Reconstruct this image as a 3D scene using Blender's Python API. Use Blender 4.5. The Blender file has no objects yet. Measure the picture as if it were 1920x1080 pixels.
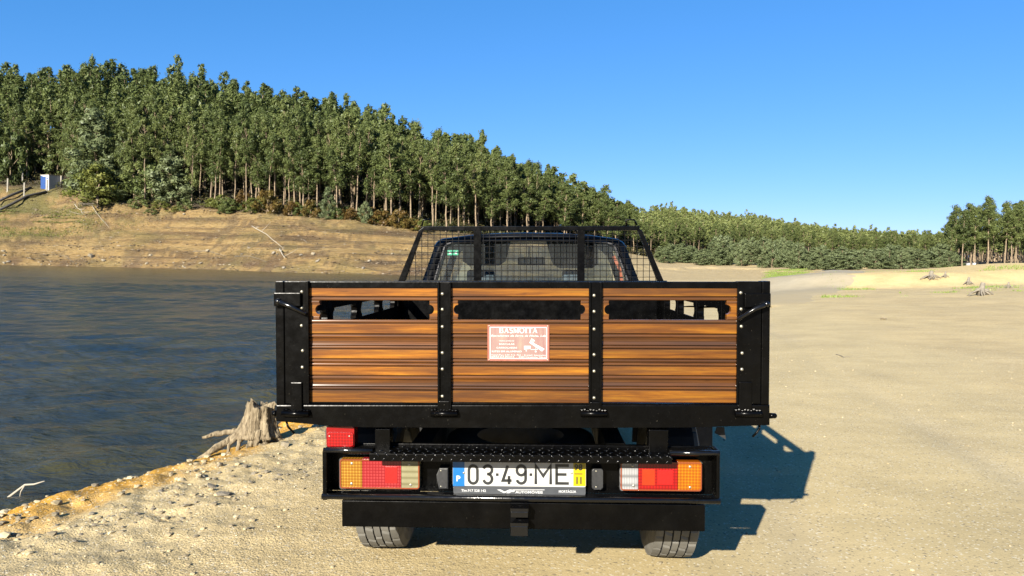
import bpy, bmesh, math, random
import numpy as np
from mathutils import Vector, Matrix

# ------------------------------------------------------------------ camera, sky, sun, exposure
scene = bpy.context.scene
COL = scene.collection
F_PX, W_PX, H_PX = 1400.0, 1920.0, 1080.0
CAM_H = 1.33
PITCH = math.atan(42.0 / F_PX)
ROLL = math.radians(1.1)
_f = Vector((0, math.cos(PITCH), -math.sin(PITCH)))
_u0 = Vector((0, math.sin(PITCH), math.cos(PITCH)))
_r0 = Vector((1, 0, 0))
CR = _r0 * math.cos(ROLL) + _u0 * math.sin(ROLL)
CU = -_r0 * math.sin(ROLL) + _u0 * math.cos(ROLL)
CAM_P = Vector((0, 0, CAM_H))
cam_data = bpy.data.cameras.new('camera')
cam_data.sensor_width = 36.0
cam_data.lens = F_PX / W_PX * 36.0
cam_data.clip_start = 0.05
cam_data.clip_end = 6000
cam = bpy.data.objects.new('camera', cam_data)
m = Matrix((CR, CU, -_f)).transposed().to_4x4()
m.translation = CAM_P
cam.matrix_world = m
COL.objects.link(cam)
scene.camera = cam

SUN = Vector((-1.0, -2.06, 1.0)).normalized()
sun_el = math.asin(SUN.z)
sun_rot = math.atan2(SUN.x, SUN.y) % (2 * math.pi)
world = bpy.data.worlds.new('World')
scene.world = world
world.use_nodes = True
wn = world.node_tree
bg = wn.nodes['Background']
sky = wn.nodes.new('ShaderNodeTexSky')
sky.sky_type = 'NISHITA'
sky.sun_disc = False
sky.sun_elevation = sun_el
sky.sun_rotation = sun_rot
sky.altitude = 300
sky.air_density = 0.72
sky.dust_density = 0.0
sky.ozone_density = 2.0
hs = wn.nodes.new('ShaderNodeHueSaturation')
hs.inputs['Saturation'].default_value = 1.06
tint = wn.nodes.new('ShaderNodeMix'); tint.data_type = 'RGBA'; tint.blend_type = 'MULTIPLY'   # white balance of a deep blue autumn sky
tint.inputs[0].default_value = 1.0
tint.inputs[7].default_value = (0.58, 0.785, 1.0, 1)
wn.links.new(sky.outputs[0], tint.inputs[6])
wn.links.new(tint.outputs[2], hs.inputs['Color'])
sc_ = wn.nodes.new('ShaderNodeSeparateColor'); cc_ = wn.nodes.new('ShaderNodeCombineColor')   # softer response of the bright sky, the same in every direction
wn.links.new(hs.outputs[0], sc_.inputs[0])
for ch, (kk, gg) in enumerate(((0.87, 1.0), (1.32, 0.65), (1.94, 0.60))):
    pw = wn.nodes.new('ShaderNodeMath'); pw.operation = 'POWER'; pw.inputs[1].default_value = gg
    ml = wn.nodes.new('ShaderNodeMath'); ml.operation = 'MULTIPLY'; ml.inputs[1].default_value = kk
    wn.links.new(sc_.outputs[ch], pw.inputs[0]); wn.links.new(pw.outputs[0], ml.inputs[0]); wn.links.new(ml.outputs[0], cc_.inputs[ch])
wn.links.new(cc_.outputs[0], bg.inputs['Color'])
bg.inputs['Strength'].default_value = 0.060
sl = bpy.data.lights.new('sun', 'SUN')
sl.energy = 5.0
sl.angle = math.radians(0.5)
sl.color = (1.0, 0.93, 0.80)
so = bpy.data.objects.new('sun', sl)
so.rotation_euler = SUN.to_track_quat('Z', 'Y').to_euler()
so.location = (-20, -40, 30)
COL.objects.link(so)
scene.view_settings.view_transform = 'Standard'
scene.view_settings.look = 'None'
scene.view_settings.gamma = 1
scene.view_settings.use_curve_mapping = False
scene.view_settings.exposure = 1.68
scene.render.engine = 'CYCLES'

# ------------------------------------------------------------------ helpers
RNG = np.random.default_rng(7)
random.seed(7)

def tag(o, label=None, cat=None, group=None, kind=None):
    if label: o['label'] = label
    if cat: o['category'] = cat
    if group: o['group'] = group
    if kind: o['kind'] = kind
    return o

def link(name, me, parent=None, mats=None, smooth=False):
    if mats is not None:
        if not isinstance(mats, (list, tuple)): mats = [mats]
        if len(me.materials) == 0:
            for x in mats: me.materials.append(x)
    if smooth and len(me.polygons):
        me.polygons.foreach_set('use_smooth', [True] * len(me.polygons))
    o = bpy.data.objects.new(name, me)
    COL.objects.link(o)
    if parent is not None: o.parent = parent
    return o

def fin(name, bm, mat, parent=None, smooth=False, recalc=True):
    if recalc: bmesh.ops.recalc_face_normals(bm, faces=bm.faces)
    me = bpy.data.meshes.new(name)
    bm.to_mesh(me); bm.free()
    return link(name, me, parent, mat, smooth)

def empty(name, loc=(0, 0, 0), rot=(0, 0, 0), parent=None):
    o = bpy.data.objects.new(name, None)
    o.empty_display_size = 0.2
    o.location = loc; o.rotation_euler = rot
    COL.objects.link(o)
    if parent is not None: o.parent = parent
    return o

def box(bm, x0, x1, y0, y1, z0, z1, bev=0.0, mat=0, M=None):
    if x0 > x1: x0, x1 = x1, x0
    if y0 > y1: y0, y1 = y1, y0
    if z0 > z1: z0, z1 = z1, z0
    vs = [bm.verts.new((x, y, z)) for x in (x0, x1) for y in (y0, y1) for z in (z0, z1)]
    fs = [(0, 1, 3, 2), (4, 6, 7, 5), (0, 4, 5, 1), (2, 3, 7, 6), (0, 2, 6, 4), (1, 5, 7, 3)]
    faces = [bm.faces.new([vs[i] for i in f]) for f in fs]
    if bev > 0:
        es = list({e for f in faces for e in f.edges})
        r = bmesh.ops.bevel(bm, geom=es, offset=min(bev, 0.45 * min(x1 - x0, y1 - y0, z1 - z0)), segments=2, affect='EDGES', profile=0.6)
        allv = {v for f in r['faces'] for v in f.verts}
        for v in list(allv):
            for f in v.link_faces: f.material_index = mat
        if M is not None:
            bmesh.ops.transform(bm, matrix=M, verts=list(allv))
    else:
        for f in faces: f.material_index = mat
        if M is not None:
            bmesh.ops.transform(bm, matrix=M, verts=vs)

def tube(bm, pts, radii, seg=6, caps=True, mat=0):
    pts = [Vector(p) for p in pts]
    if not hasattr(radii, '__len__'): radii = [radii] * len(pts)
    rings = []
    up = Vector((0.31, 0.17, 0.93)).normalized()
    prev = None
    for i, p in enumerate(pts):
        a = pts[max(0, i - 1)]; b = pts[min(len(pts) - 1, i + 1)]
        t = (b - a)
        if t.length < 1e-9: t = Vector((0, 0, 1))
        t.normalize()
        if prev is None:
            n = t.cross(up)
            if n.length < 1e-3: n = t.cross(Vector((1, 0, 0)))
        else:
            n = prev - t * prev.dot(t)
        n.normalize(); prev = n
        b2 = t.cross(n)
        rings.append([bm.verts.new(p + (n * math.cos(2 * math.pi * k / seg) + b2 * math.sin(2 * math.pi * k / seg)) * radii[i]) for k in range(seg)])
    for i in range(len(rings) - 1):
        for k in range(seg):
            f = bm.faces.new((rings[i][k], rings[i][(k + 1) % seg], rings[i + 1][(k + 1) % seg], rings[i + 1][k]))
            f.material_index = mat; f.smooth = True
    if caps:
        for r in (rings[0][::-1], rings[-1]):
            try:
                f = bm.faces.new(r); f.material_index = mat
            except ValueError: pass
    return rings

def prism(bm, pts2, y0, y1, bev=0.0, mat=0):
    """polygon in local XZ, extruded along Y"""
    a = [bm.verts.new((p[0], y0, p[1])) for p in pts2]
    b = [bm.verts.new((p[0], y1, p[1])) for p in pts2]
    n = len(a)
    fa = bm.faces.new(a); fb = bm.faces.new(b[::-1])
    fs = [fa, fb]
    for i in range(n):
        fs.append(bm.faces.new((a[i], b[i], b[(i + 1) % n], a[(i + 1) % n])))
    if bev > 0:
        bmesh.ops.bevel(bm, geom=list(fa.edges), offset=bev, segments=2, affect='EDGES', profile=0.6)
    for f in fs:
        if f.is_valid: f.material_index = mat

def rrect(x0, x1, z0, z1, r, seg=5):
    if x0 > x1: x0, x1 = x1, x0
    if z0 > z1: z0, z1 = z1, z0
    out = []
    for cx, cz, a0 in ((x1 - r, z1 - r, 0), (x0 + r, z1 - r, 90), (x0 + r, z0 + r, 180), (x1 - r, z0 + r, 270)):
        for k in range(seg + 1):
            a = math.radians(a0 + 90 * k / seg)
            out.append((cx + r * math.cos(a), cz + r * math.sin(a)))
    return out

def ribbon(bm, pts, w, y0, y1, closed=False, mat=0):
    """flat stroke in XZ plane with thickness along Y"""
    P = [Vector((p[0], p[1])) for p in pts]
    n = len(P); L = []; R = []
    for i in range(n):
        if closed:
            a = P[i - 1]; b = P[(i + 1) % n]
        else:
            a = P[max(0, i - 1)]; b = P[min(n - 1, i + 1)]
        d1 = (P[i] - a); d2 = (b - P[i])
        if d1.length < 1e-9: d1 = d2
        if d2.length < 1e-9: d2 = d1
        d1.normalize(); d2.normalize()
        t = d1 + d2
        if t.length < 1e-6: t = d2
        t.normalize()
        nn = Vector((-t.y, t.x)); c = max(0.45, nn.dot(Vector((-d2.y, d2.x))))
        ww = w[i] if hasattr(w, '__len__') else w
        L.append(P[i] + nn * (ww / 2 / c)); R.append(P[i] - nn * (ww / 2 / c))
    A = [bm.verts.new((p.x, y0, p.y)) for p in L]; B = [bm.verts.new((p.x, y0, p.y)) for p in R]
    A2 = [bm.verts.new((p.x, y1, p.y)) for p in L]; B2 = [bm.verts.new((p.x, y1, p.y)) for p in R]
    rng = range(n if closed else n - 1)
    for i in rng:
        j = (i + 1) % n
        for q in ((A[i], A[j], B[j], B[i]), (A2[i], B2[i], B2[j], A2[j]), (A[i], A2[i], A2[j], A[j]), (B[i], B[j], B2[j], B2[i])):
            bm.faces.new(q).material_index = mat
    if not closed:
        bm.faces.new((A[0], B[0], B2[0], A2[0])); bm.faces.new((A[-1], A2[-1], B2[-1], B[-1]))

def arc(cx, cz, rx, rz, a0, a1, n=10):
    return [(cx + rx * math.cos(math.radians(a0 + (a1 - a0) * k / n)), cz + rz * math.sin(math.radians(a0 + (a1 - a0) * k / n))) for k in range(n + 1)]

def np_mesh(name, V, Fq, mats, mat_idx=None, attr=None, smooth=False):
    """V (n,3), Fq (m,k) fast mesh"""
    me = bpy.data.meshes.new(name)
    V = np.ascontiguousarray(V, dtype=np.float32); Fq = np.ascontiguousarray(Fq, dtype=np.int32)
    mcount, k = Fq.shape
    me.vertices.add(len(V)); me.vertices.foreach_set('co', V.ravel())
    me.loops.add(mcount * k); me.loops.foreach_set('vertex_index', Fq.ravel())
    me.polygons.add(mcount); me.polygons.foreach_set('loop_start', np.arange(0, mcount * k, k, dtype=np.int32))
    if not isinstance(mats, (list, tuple)): mats = [mats]
    for x in mats: me.materials.append(x)
    if mat_idx is not None: me.polygons.foreach_set('material_index', np.ascontiguousarray(mat_idx, dtype=np.int32))
    me.polygons.foreach_set('use_smooth', np.full(mcount, smooth, dtype=bool))
    if attr:
        for an, (typ, arr) in attr.items():
            a = me.attributes.new(an, typ, 'POINT')
            arr = np.ascontiguousarray(arr, dtype=np.float32)
            a.data.foreach_set('color' if typ == 'FLOAT_COLOR' else 'value', arr.ravel())
    me.update(calc_edges=True)
    me.validate()
    return me

def vnoise(x, y, seed=0):
    x = np.asarray(x, dtype=np.float64); y = np.asarray(y, dtype=np.float64)
    ix = np.floor(x).astype(np.int64); iy = np.floor(y).astype(np.int64)
    fx = x - ix; fy = y - iy
    fx = fx * fx * (3 - 2 * fx); fy = fy * fy * (3 - 2 * fy)
    def h(a, b):
        v = (a * 374761393 + b * 668265263 + seed * 1442695041) & 0xffffffff
        v = ((v ^ (v >> 13)) * 1274126177) & 0xffffffff
        v = v ^ (v >> 16)
        return v / 4294967295.0
    return (h(ix, iy) * (1 - fx) + h(ix + 1, iy) * fx) * (1 - fy) + (h(ix, iy + 1) * (1 - fx) + h(ix + 1, iy + 1) * fx) * fy

def fbm(x, y, oct=4, seed=0):
    s = 0; a = 0.5; t = 0
    for k in range(oct):
        s = s + a * vnoise(x * 2 ** k, y * 2 ** k, seed + 17 * k); t += a; a *= 0.5
    return s / t

def sstep(a, b, x):
    t = np.clip((x - a) / (b - a), 0, 1)
    return t * t * (3 - 2 * t)

def pix_dir(px, py):
    return _f + CR * ((px - 960) / F_PX) - CU * ((py - 540) / F_PX)

def pix_depth(px, py, D):
    """world point on the pixel ray at forward depth D"""
    d = pix_dir(px, py)
    return CAM_P + d * (D / d.y)

# ------------------------------------------------------------------ materials
class NT:
    def __init__(s, name):
        s.m = bpy.data.materials.new(name); s.m.use_nodes = True
        s.t = s.m.node_tree; s.b = s.t.nodes['Principled BSDF']; s.out = s.t.nodes['Material Output']
    def n(s, typ, **kw):
        nd = s.t.nodes.new(typ)
        for k, v in kw.items():
            if k.startswith('i_'):
                key = k[2:]
                key = int(key) if key.isdigit() else key.replace('_', ' ')
                nd.inputs[key].default_value = v
            else: setattr(nd, k, v)
        return nd
    def l(s, a, b): s.t.links.new(a, b)
    def coord(s, scale=(1, 1, 1), kind='Object', rot=(0, 0, 0)):
        c = s.n('ShaderNodeTexCoord'); mp = s.n('ShaderNodeMapping')
        mp.inputs['Scale'].default_value = scale; mp.inputs['Rotation'].default_value = rot
        s.l(c.outputs[kind], mp.inputs['Vector']); return mp.outputs[0]
    def noise(s, vec, scale, detail=4, rough=0.55, dist=0):
        nd = s.n('ShaderNodeTexNoise'); nd.inputs['Scale'].default_value = scale; nd.inputs['Detail'].default_value = detail
        nd.inputs['Roughness'].default_value = rough; nd.inputs['Distortion'].default_value = dist
        if vec is not None: s.l(vec, nd.inputs['Vector'])
        return nd.outputs['Fac']
    def ramp(s, fac, stops):
        r = s.n('ShaderNodeValToRGB'); cr = r.color_ramp
        while len(cr.elements) < len(stops): cr.elements.new(0.5)
        for e, (p, c) in zip(cr.elements, stops):
            e.position = p; e.color = (c if len(c) == 4 else (*c, 1)) if hasattr(c, '__len__') else (c, c, c, 1)
        s.l(fac, r.inputs[0]); return r.outputs[0]
    def mix(s, fac, a, b, mode='MIX'):
        x = s.n('ShaderNodeMix', data_type='RGBA', blend_type=mode)
        for sock, v in ((x.inputs[0], fac), (x.inputs[6], a), (x.inputs[7], b)):
            if hasattr(v, 'is_output') or hasattr(v, 'links'): s.l(v, sock)
            elif hasattr(v, '__len__'): sock.default_value = (*v, 1) if len(v) == 3 else v
            else: sock.default_value = v
        return x.outputs[2]
    def math(s, op, a, b=0.0):
        x = s.n('ShaderNodeMath', operation=op)
        for sock, v in ((x.inputs[0], a), (x.inputs[1], b)):
            if hasattr(v, 'links'): s.l(v, sock)
            else: sock.default_value = v
        return x.outputs[0]
    def bump(s, h, strength=0.3, dist=0.01, normal=None):
        b = s.n('ShaderNodeBump'); b.inputs['Strength'].default_value = strength; b.inputs['Distance'].default_value = dist
        s.l(h, b.inputs['Height'])
        if normal is not None: s.l(normal, b.inputs['Normal'])
        return b.outputs[0]
    def set(s, **kw):
        for k, v in kw.items():
            key = k.replace('_', ' ')
            sock = s.b.inputs[key]
            if hasattr(v, 'links'): s.l(v, sock)
            elif hasattr(v, '__len__') and len(v) == 3: sock.default_value = (*v, 1) if sock.type == 'RGBA' else v
            else: sock.default_value = v
        return s

def simple(name, col, rough=0.5, metal=0.0, spec=0.5, var=0.15, scale=8, bump=0.0):
    t = NT(name); v = t.coord()
    nz = t.noise(v, scale, 5)
    c0 = tuple(x * (1 - var) for x in col); c1 = tuple(min(1, x * (1 + var)) for x in col)
    t.set(Base_Color=t.ramp(nz, [(0.3, c0), (0.7, c1)]), Metallic=metal, Specular_IOR_Level=spec)
    t.set(Roughness=t.ramp(t.noise(v, scale * 3, 3), [(0.3, max(0.02, rough * 0.8)), (0.7, min(1, rough * 1.2))]))
    if bump > 0: t.set(Normal=t.bump(t.noise(v, scale * 6, 4), 0.5, bump))
    return t.m

M = {}
def build_materials():
    # glossy black paint, a bit brushed-on and dusty
    t = NT('black_paint'); v = t.coord()
    d = t.ramp(t.noise(v, 6, 6, 0.65), [(0.42, 0.0), (0.75, 1.0)])
    sp_ = t.ramp(t.noise(v, 170, 2, 0.5), [(0.73, 0.0), (0.78, 0.8)]); pat = t.ramp(t.noise(v, 5, 3), [(0.45, 0.0), (0.62, 1.0)])
    bc = t.mix(d, (0.0007, 0.0007, 0.0008), (0.0022, 0.002, 0.0017))
    t.set(Base_Color=t.mix(t.math('MULTIPLY', sp_, pat), bc, (0.075, 0.066, 0.05)))
    t.set(Roughness=t.ramp(t.noise(v, 22, 5, 0.6), [(0.3, 0.19), (0.75, 0.37)]))
    t.set(Normal=t.bump(t.noise(v, 60, 3, 0.5), 0.25, 0.0018), Specular_IOR_Level=0.10)
    M['black'] = t.m
    t = NT('black_gloss_paint'); v = t.coord(); t.set(Base_Color=(0.003, 0.003, 0.0033), Specular_IOR_Level=0.4, Roughness=t.ramp(t.noise(v, 25, 4), [(0.3, 0.12), (0.7, 0.3)]), Normal=t.bump(t.noise(v, 90, 3, 0.5), 0.35, 0.002)); M['gloss'] = t.m
    t = NT('black_mesh_wire'); t.set(Base_Color=(0.0012, 0.0012, 0.0015), Roughness=0.5, Specular_IOR_Level=0.1); M['wire'] = t.m
    # chassis dull black
    M['chassis'] = simple('chassis_black', (0.004, 0.004, 0.0042), 0.7, var=0.4, scale=5)
    # varnished wood: long grain along X; the flats are golden, the mouldings coloured browner to stand in for their reflections
    def wood(name, stops, streak, cloud, cloud_amt):
        t = NT(name)
        oi = t.n('ShaderNodeObjectInfo')
        tc = t.n('ShaderNodeTexCoord')
        off = t.n('ShaderNodeVectorMath', operation='ADD'); cmb = t.n('ShaderNodeCombineXYZ')
        t.l(t.math('MULTIPLY', oi.outputs['Random'], 37.0), cmb.inputs[0]); t.l(t.math('MULTIPLY', oi.outputs['Random'], 11.0), cmb.inputs[2])
        t.l(tc.outputs['Object'], off.inputs[0]); t.l(cmb.outputs[0], off.inputs[1])
        def nz(sc, scale, det, ro, di=0.0):
            mp = t.n('ShaderNodeMapping'); mp.inputs['Scale'].default_value = sc; t.l(off.outputs[0], mp.inputs['Vector']); return t.noise(mp.outputs[0], scale, det, ro, di)
        g1 = nz((0.9, 8, 20), 2.6, 8, 0.68, 0.35)
        g2 = nz((2.5, 60, 150), 2.2, 4, 0.6)
        g3 = nz((1.7, 6, 22), 1.3, 5, 0.62, 0.2)
        g4 = nz((9, 30, 60), 1.0, 3, 0.6)
        base = t.ramp(g1, stops)
        base = t.mix(t.ramp(g2, [(0.38, 0.28), (0.58, 0.0)]), base, streak)
        base = t.mix(t.ramp(g3, [(0.42, 0.0), (0.64, cloud_amt)]), base, cloud)
        base = t.mix(t.ramp(g4, [(0.66, 0.0), (0.78, 0.6)]), base, streak)
        br = t.math('ADD', t.math('MULTIPLY', oi.outputs['Random'], 0.42), 0.50)
        hv = t.n('ShaderNodeHueSaturation'); t.l(base, hv.inputs['Color']); t.l(br, hv.inputs['Value'])
        t.set(Base_Color=hv.outputs[0], Roughness=0.6, Coat_Weight=0.4, Coat_Roughness=0.12, Specular_IOR_Level=0.12)
        t.set(Normal=t.bump(t.math('ADD', g2, t.math('MULTIPLY', g4, 0.6)), 0.22, 0.0013))
        return t.m
    M['wood'] = wood('varnished_wood', [(0.25, (0.060, 0.018, 0.002)), (0.42, (0.155, 0.048, 0.003)), (0.55, (0.270, 0.096, 0.005)), (0.72, (0.39, 0.170, 0.008))], (0.035, 0.012, 0.004), (0.075, 0.026, 0.007), 0.8)
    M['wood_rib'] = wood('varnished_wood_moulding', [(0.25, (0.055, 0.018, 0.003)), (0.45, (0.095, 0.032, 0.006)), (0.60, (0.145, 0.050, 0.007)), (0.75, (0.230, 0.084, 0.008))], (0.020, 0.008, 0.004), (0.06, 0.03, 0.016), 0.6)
    M['bolt'] = simple('galvanised_bolt', (0.30, 0.28, 0.22), 0.42, metal=0.8, scale=60)
    M['rubber'] = simple('dusty_tyre_rubber', (0.090, 0.086, 0.075), 0.85, var=0.25, scale=9, bump=0.0015)
    M['rubber_dark'] = simple('tyre_rubber_groove', (0.022, 0.021, 0.02), 0.9, var=0.3, scale=9)
    M['steel'] = simple('steel_rim', (0.35, 0.35, 0.35), 0.45, metal=0.8)
    # lamp lenses
    def lens(name, col, dark, fx, fz, rough=0.3):
        t = NT(name); v = t.coord((fx, 1, fz))
        sx = t.n('ShaderNodeSeparateXYZ'); t.l(v, sx.inputs[0])
        a = t.math('ABSOLUTE', t.math('SINE', sx.outputs[0])); b = t.math('ABSOLUTE', t.math('SINE', sx.outputs[2]))
        h = t.math('MULTIPLY', a, b)
        v2 = t.coord()
        blot = t.noise(v2, 14, 3)
        c = t.mix(t.ramp(h, [(0.1, 0.0), (0.7, 1.0)]), dark, col)
        c = t.mix(t.ramp(blot, [(0.35, 0.35), (0.6, 0.0)]), c, dark)
        t.set(Base_Color=c, Roughness=rough, Coat_Weight=0.25, Coat_Roughness=0.08, Specular_IOR_Level=0.3)
        t.set(Normal=t.bump(h, 0.25, 0.0012))
        return t.m
    M['amber_old'] = lens('amber_lens_faded', (0.26, 0.14, 0.018), (0.14, 0.05, 0.0016), 270, 270)
    M['amber_new'] = lens('amber_lens', (0.30, 0.105, 0.002), (0.17, 0.040, 0.0006), 270, 270)
    M['amber_rim'] = simple('amber_lens_rim', (0.25, 0.07, 0.001), 0.2, var=0.1)
    M['red_old'] = lens('red_lens_faded', (0.24, 0.026, 0.026), (0.15, 0.004, 0.007), 270, 270)
    M['red_new'] = lens('red_lens', (0.26, 0.004, 0.004), (0.13, 0.0015, 0.002), 270, 270)
    M['red_plain'] = simple('red_lens_plain', (0.16, 0.003, 0.004), 0.14, var=0.2, scale=20)
    M['red_bright'] = lens('red_reflector', (0.34, 0.009, 0.008), (0.24, 0.005, 0.004), 900, 900)
    M['orange_reflector'] = lens('orange_red_reflector', (0.34, 0.030, 0.004), (0.24, 0.012, 0.002), 900, 900)
    M['clear_old'] = lens('clear_lens_yellowed', (0.20, 0.185, 0.11), (0.10, 0.09, 0.045), 700, 130)
    M['clear_new'] = lens('clear_lens', (0.26, 0.26, 0.262), (0.11, 0.11, 0.112), 500, 90)
    t = NT('lens_rim_plastic'); v = t.coord(); sx = t.n('ShaderNodeSeparateXYZ'); t.l(v, sx.inputs[0]); t.set(Base_Color=(0.15, 0.035, 0.012), Roughness=0.25, Specular_IOR_Level=0.3); M['lens_rim'] = t.m
    M['plate_white'] = simple('plate_white', (0.34, 0.34, 0.325), 0.35, var=0.04)
    M['plate_blue'] = simple('plate_blue', (0.003, 0.092, 0.27), 0.35, var=0.05)
    M['plate_yellow'] = simple('plate_yellow', (0.31, 0.235, 0.001), 0.35, var=0.05)
    M['plate_ink'] = simple('plate_ink', (0.012, 0.013, 0.0135), 0.4, var=0.15)
    M['plate_frame'] = simple('plate_holder_grey', (0.034, 0.037, 0.042), 0.5, var=0.12)
    M['white_print'] = simple('white_print', (0.42, 0.42, 0.42), 0.5, var=0.03)
    M['rubber_grey'] = simple('grey_plastic', (0.010, 0.0104, 0.0115), 0.5, var=0.15, scale=30)
    # faded pink sign
    t = NT('faded_pink_enamel'); v = t.coord((8, 1, 6))
    a = t.noise(v, 1.6, 5, 0.6); v2 = t.coord((55, 1, 3.5)); b = t.noise(v2, 1.0, 3, 0.5)
    c = t.ramp(a, [(0.3, (0.175, 0.105, 0.085)), (0.52, (0.180, 0.108, 0.096)), (0.70, (0.205, 0.165, 0.115))])
    c = t.mix(t.ramp(b, [(0.55, 0.0), (0.75, 0.6)]), c, (0.150, 0.040, 0.046))
    t.set(Base_Color=c, Roughness=0.45); M['sign'] = t.m
    M['sign_edge'] = simple('faded_red_border', (0.20, 0.055, 0.032), 0.5, var=0.25, scale=40)
    M['green_sticker'] = simple('green_sticker', (0.006, 0.16, 0.09), 0.4, var=0.1)
    M['cab_paint'] = simple('dark_blue_cab_paint', (0.0016, 0.002, 0.0032), 0.25, spec=0.2, var=0.2, scale=3)
    M['seal'] = simple('rubber_seal', (0.02, 0.02, 0.022), 0.6)
    M['interior'] = simple('cab_trim_grey', (0.04, 0.043, 0.05), 0.8, var=0.15, scale=12)
    M['seat'] = simple('seat_cloth', (0.05, 0.06, 0.07), 0.9, var=0.2, scale=30)
    M['orange_belt'] = simple('orange_trim', (0.25, 0.05, 0.015), 0.5)
    def glass(name, tint, dust=0.0, dcol=(0.5, 0.48, 0.36)):
        t = NT(name)
        tr = t.n('ShaderNodeBsdfTransparent'); tr.inputs[0].default_value = (*tint, 1)
        gl = t.n('ShaderNodeBsdfGlossy'); gl.inputs['Roughness'].default_value = 0.03
        fr = t.n('ShaderNodeFresnel'); fr.inputs[0].default_value = 1.5
        ms = t.n('ShaderNodeMixShader'); t.l(fr.outputs[0], ms.inputs[0]); t.l(tr.outputs[0], ms.inputs[1]); t.l(gl.outputs[0], ms.inputs[2])
        last = ms.outputs[0]
        if dust > 0:
            df = t.n('ShaderNodeBsdfDiffuse'); df.inputs[0].default_value = (*dcol, 1)
            tl = t.n('ShaderNodeBsdfTranslucent'); tl.inputs[0].default_value = (*dcol, 1)
            ad = t.n('ShaderNodeMixShader'); ad.inputs[0].default_value = 0.35; t.l(df.outputs[0], ad.inputs[1]); t.l(tl.outputs[0], ad.inputs[2])
            m2 = t.n('ShaderNodeMixShader')
            v = t.coord(); fac = t.ramp(t.noise(v, 5, 4), [(0.3, dust * 0.7), (0.7, dust * 1.3)])
            t.l(fac, m2.inputs[0]); t.l(last, m2.inputs[1]); t.l(ad.outputs[0], m2.inputs[2]); last = m2.outputs[0]
        t.l(last, t.out.inputs['Surface'])
        return t.m
    M['glass'] = glass('rear_window_glass', (0.80, 0.88, 0.90), 0.05, (0.45, 0.5, 0.52))
    M['windscreen'] = glass('dusty_windscreen', (0.85, 0.88, 0.80), 0.42, (0.62, 0.58, 0.42))
    # ground
    t = NT('sandy_ground')
    at = t.n('ShaderNodeAttribute', attribute_name='Col')
    at2 = t.n('ShaderNodeAttribute', attribute_name='rough')
    v = t.coord()
    n1 = t.noise(v, 0.9, 6, 0.6); n2 = t.noise(v, 14, 7, 0.68); n3 = t.noise(v, 110, 3, 0.6)
    vs = t.n('ShaderNodeTexVoronoi'); vs.inputs['Scale'].default_value = 38; t.l(v, vs.inputs['Vector']); vs.inputs['Randomness'].default_value = 1.0
    vg = t.n('ShaderNodeTexVoronoi'); vg.inputs['Scale'].default_value = 105; t.l(v, vg.inputs['Vector'])
    vstr = t.coord((0.35, 2.2, 1.0), rot=(0, 0, math.radians(-20))); n4 = t.noise(vstr, 2.5, 6, 0.62)
    c = t.mix(1.0, at.outputs['Color'], t.ramp(n1, [(0.3, 0.65), (0.7, 0.85)]), 'MULTIPLY')
    ro = at2.outputs['Fac']
    c = t.mix(t.math('MULTIPLY', ro, 0.75), c, t.ramp(n2, [(0.28, 0.74), (0.5, 1.06), (0.72, 1.25)]), 'MULTIPLY')
    c = t.mix(t.math('ADD', t.math('MULTIPLY', ro, 0.35), 0.2), c, t.ramp(n4, [(0.35, 0.78), (0.55, 1.02), (0.7, 1.12)]), 'MULTIPLY')
    c = t.mix(t.math('ADD', t.math('MULTIPLY', ro, 0.4), 0.2), c, t.ramp(n3, [(0.3, 0.72), (0.5, 1.05), (0.7, 1.28)]), 'MULTIPLY')
    bk = t.math('MULTIPLY', t.math('MAXIMUM', t.math('SUBTRACT', ro, 1.0), 0.0), 1.0)
    vb_ = t.coord((0.35, 0.8, 2.2)); n5 = t.noise(vb_, 1.5, 8, 0.7, 0.4)
    c = t.mix(bk, c, t.ramp(n5, [(0.30, 0.45), (0.45, 0.92), (0.6, 1.08), (0.75, 1.3)]), 'MULTIPLY')
    # single grains lighter or darker
    sep = t.n('ShaderNodeSeparateColor'); t.l(vg.outputs['Color'], sep.inputs[0])
    c = t.mix(t.ramp(sep.outputs[0], [(0.93, 0.0), (0.96, 0.6)]), c, (0.10, 0.088, 0.068))
    c = t.mix(t.ramp(sep.outputs[1], [(0.93, 0.0), (0.95, 0.6)]), c, (0.50, 0.46, 0.36))
    t.set(Base_Color=c, Roughness=0.95, Specular_IOR_Level=0.15)
    h = t.math('ADD', t.math('MULTIPLY', n2, 1.0), t.math('MULTIPLY', n3, 0.35))
    h = t.math('ADD', h, t.math('MULTIPLY', t.ramp(vs.outputs['Distance'], [(0.0, 0.0), (0.5, 0.35)]), -0.7))
    h = t.math('ADD', h, t.math('MULTIPLY', vg.outputs['Distance'], -0.35))
    bb = t.n('ShaderNodeBump'); bb.inputs['Distance'].default_value = 0.013; t.l(h, bb.inputs['Height']); t.l(t.math('ADD', t.math('MULTIPLY', ro, 0.6), 0.06), bb.inputs['Strength'])
    b5 = t.n('ShaderNodeBump'); b5.inputs['Distance'].default_value = 0.55; t.l(n5, b5.inputs['Height']); t.l(bk, b5.inputs['Strength']); t.l(bb.outputs[0], b5.inputs['Normal'])
    t.set(Normal=b5.outputs[0]); M['ground'] = t.m
    # water
    t = NT('lake_water')
    v = t.coord((1.0, 2.0, 1.0), rot=(0, 0, math.radians(14)))
    w2 = t.noise(v, 4.5, 4, 0.55, 0.4); w3 = t.noise(v, 13, 3, 0.5)
    h = t.math('ADD', t.math('MULTIPLY', w2, 0.75), t.math('MULTIPLY', w3, 0.2))
    vb = t.coord((1.0, 1.6, 1.0)); mot = t.noise(vb, 0.35, 4, 0.6)
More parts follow.
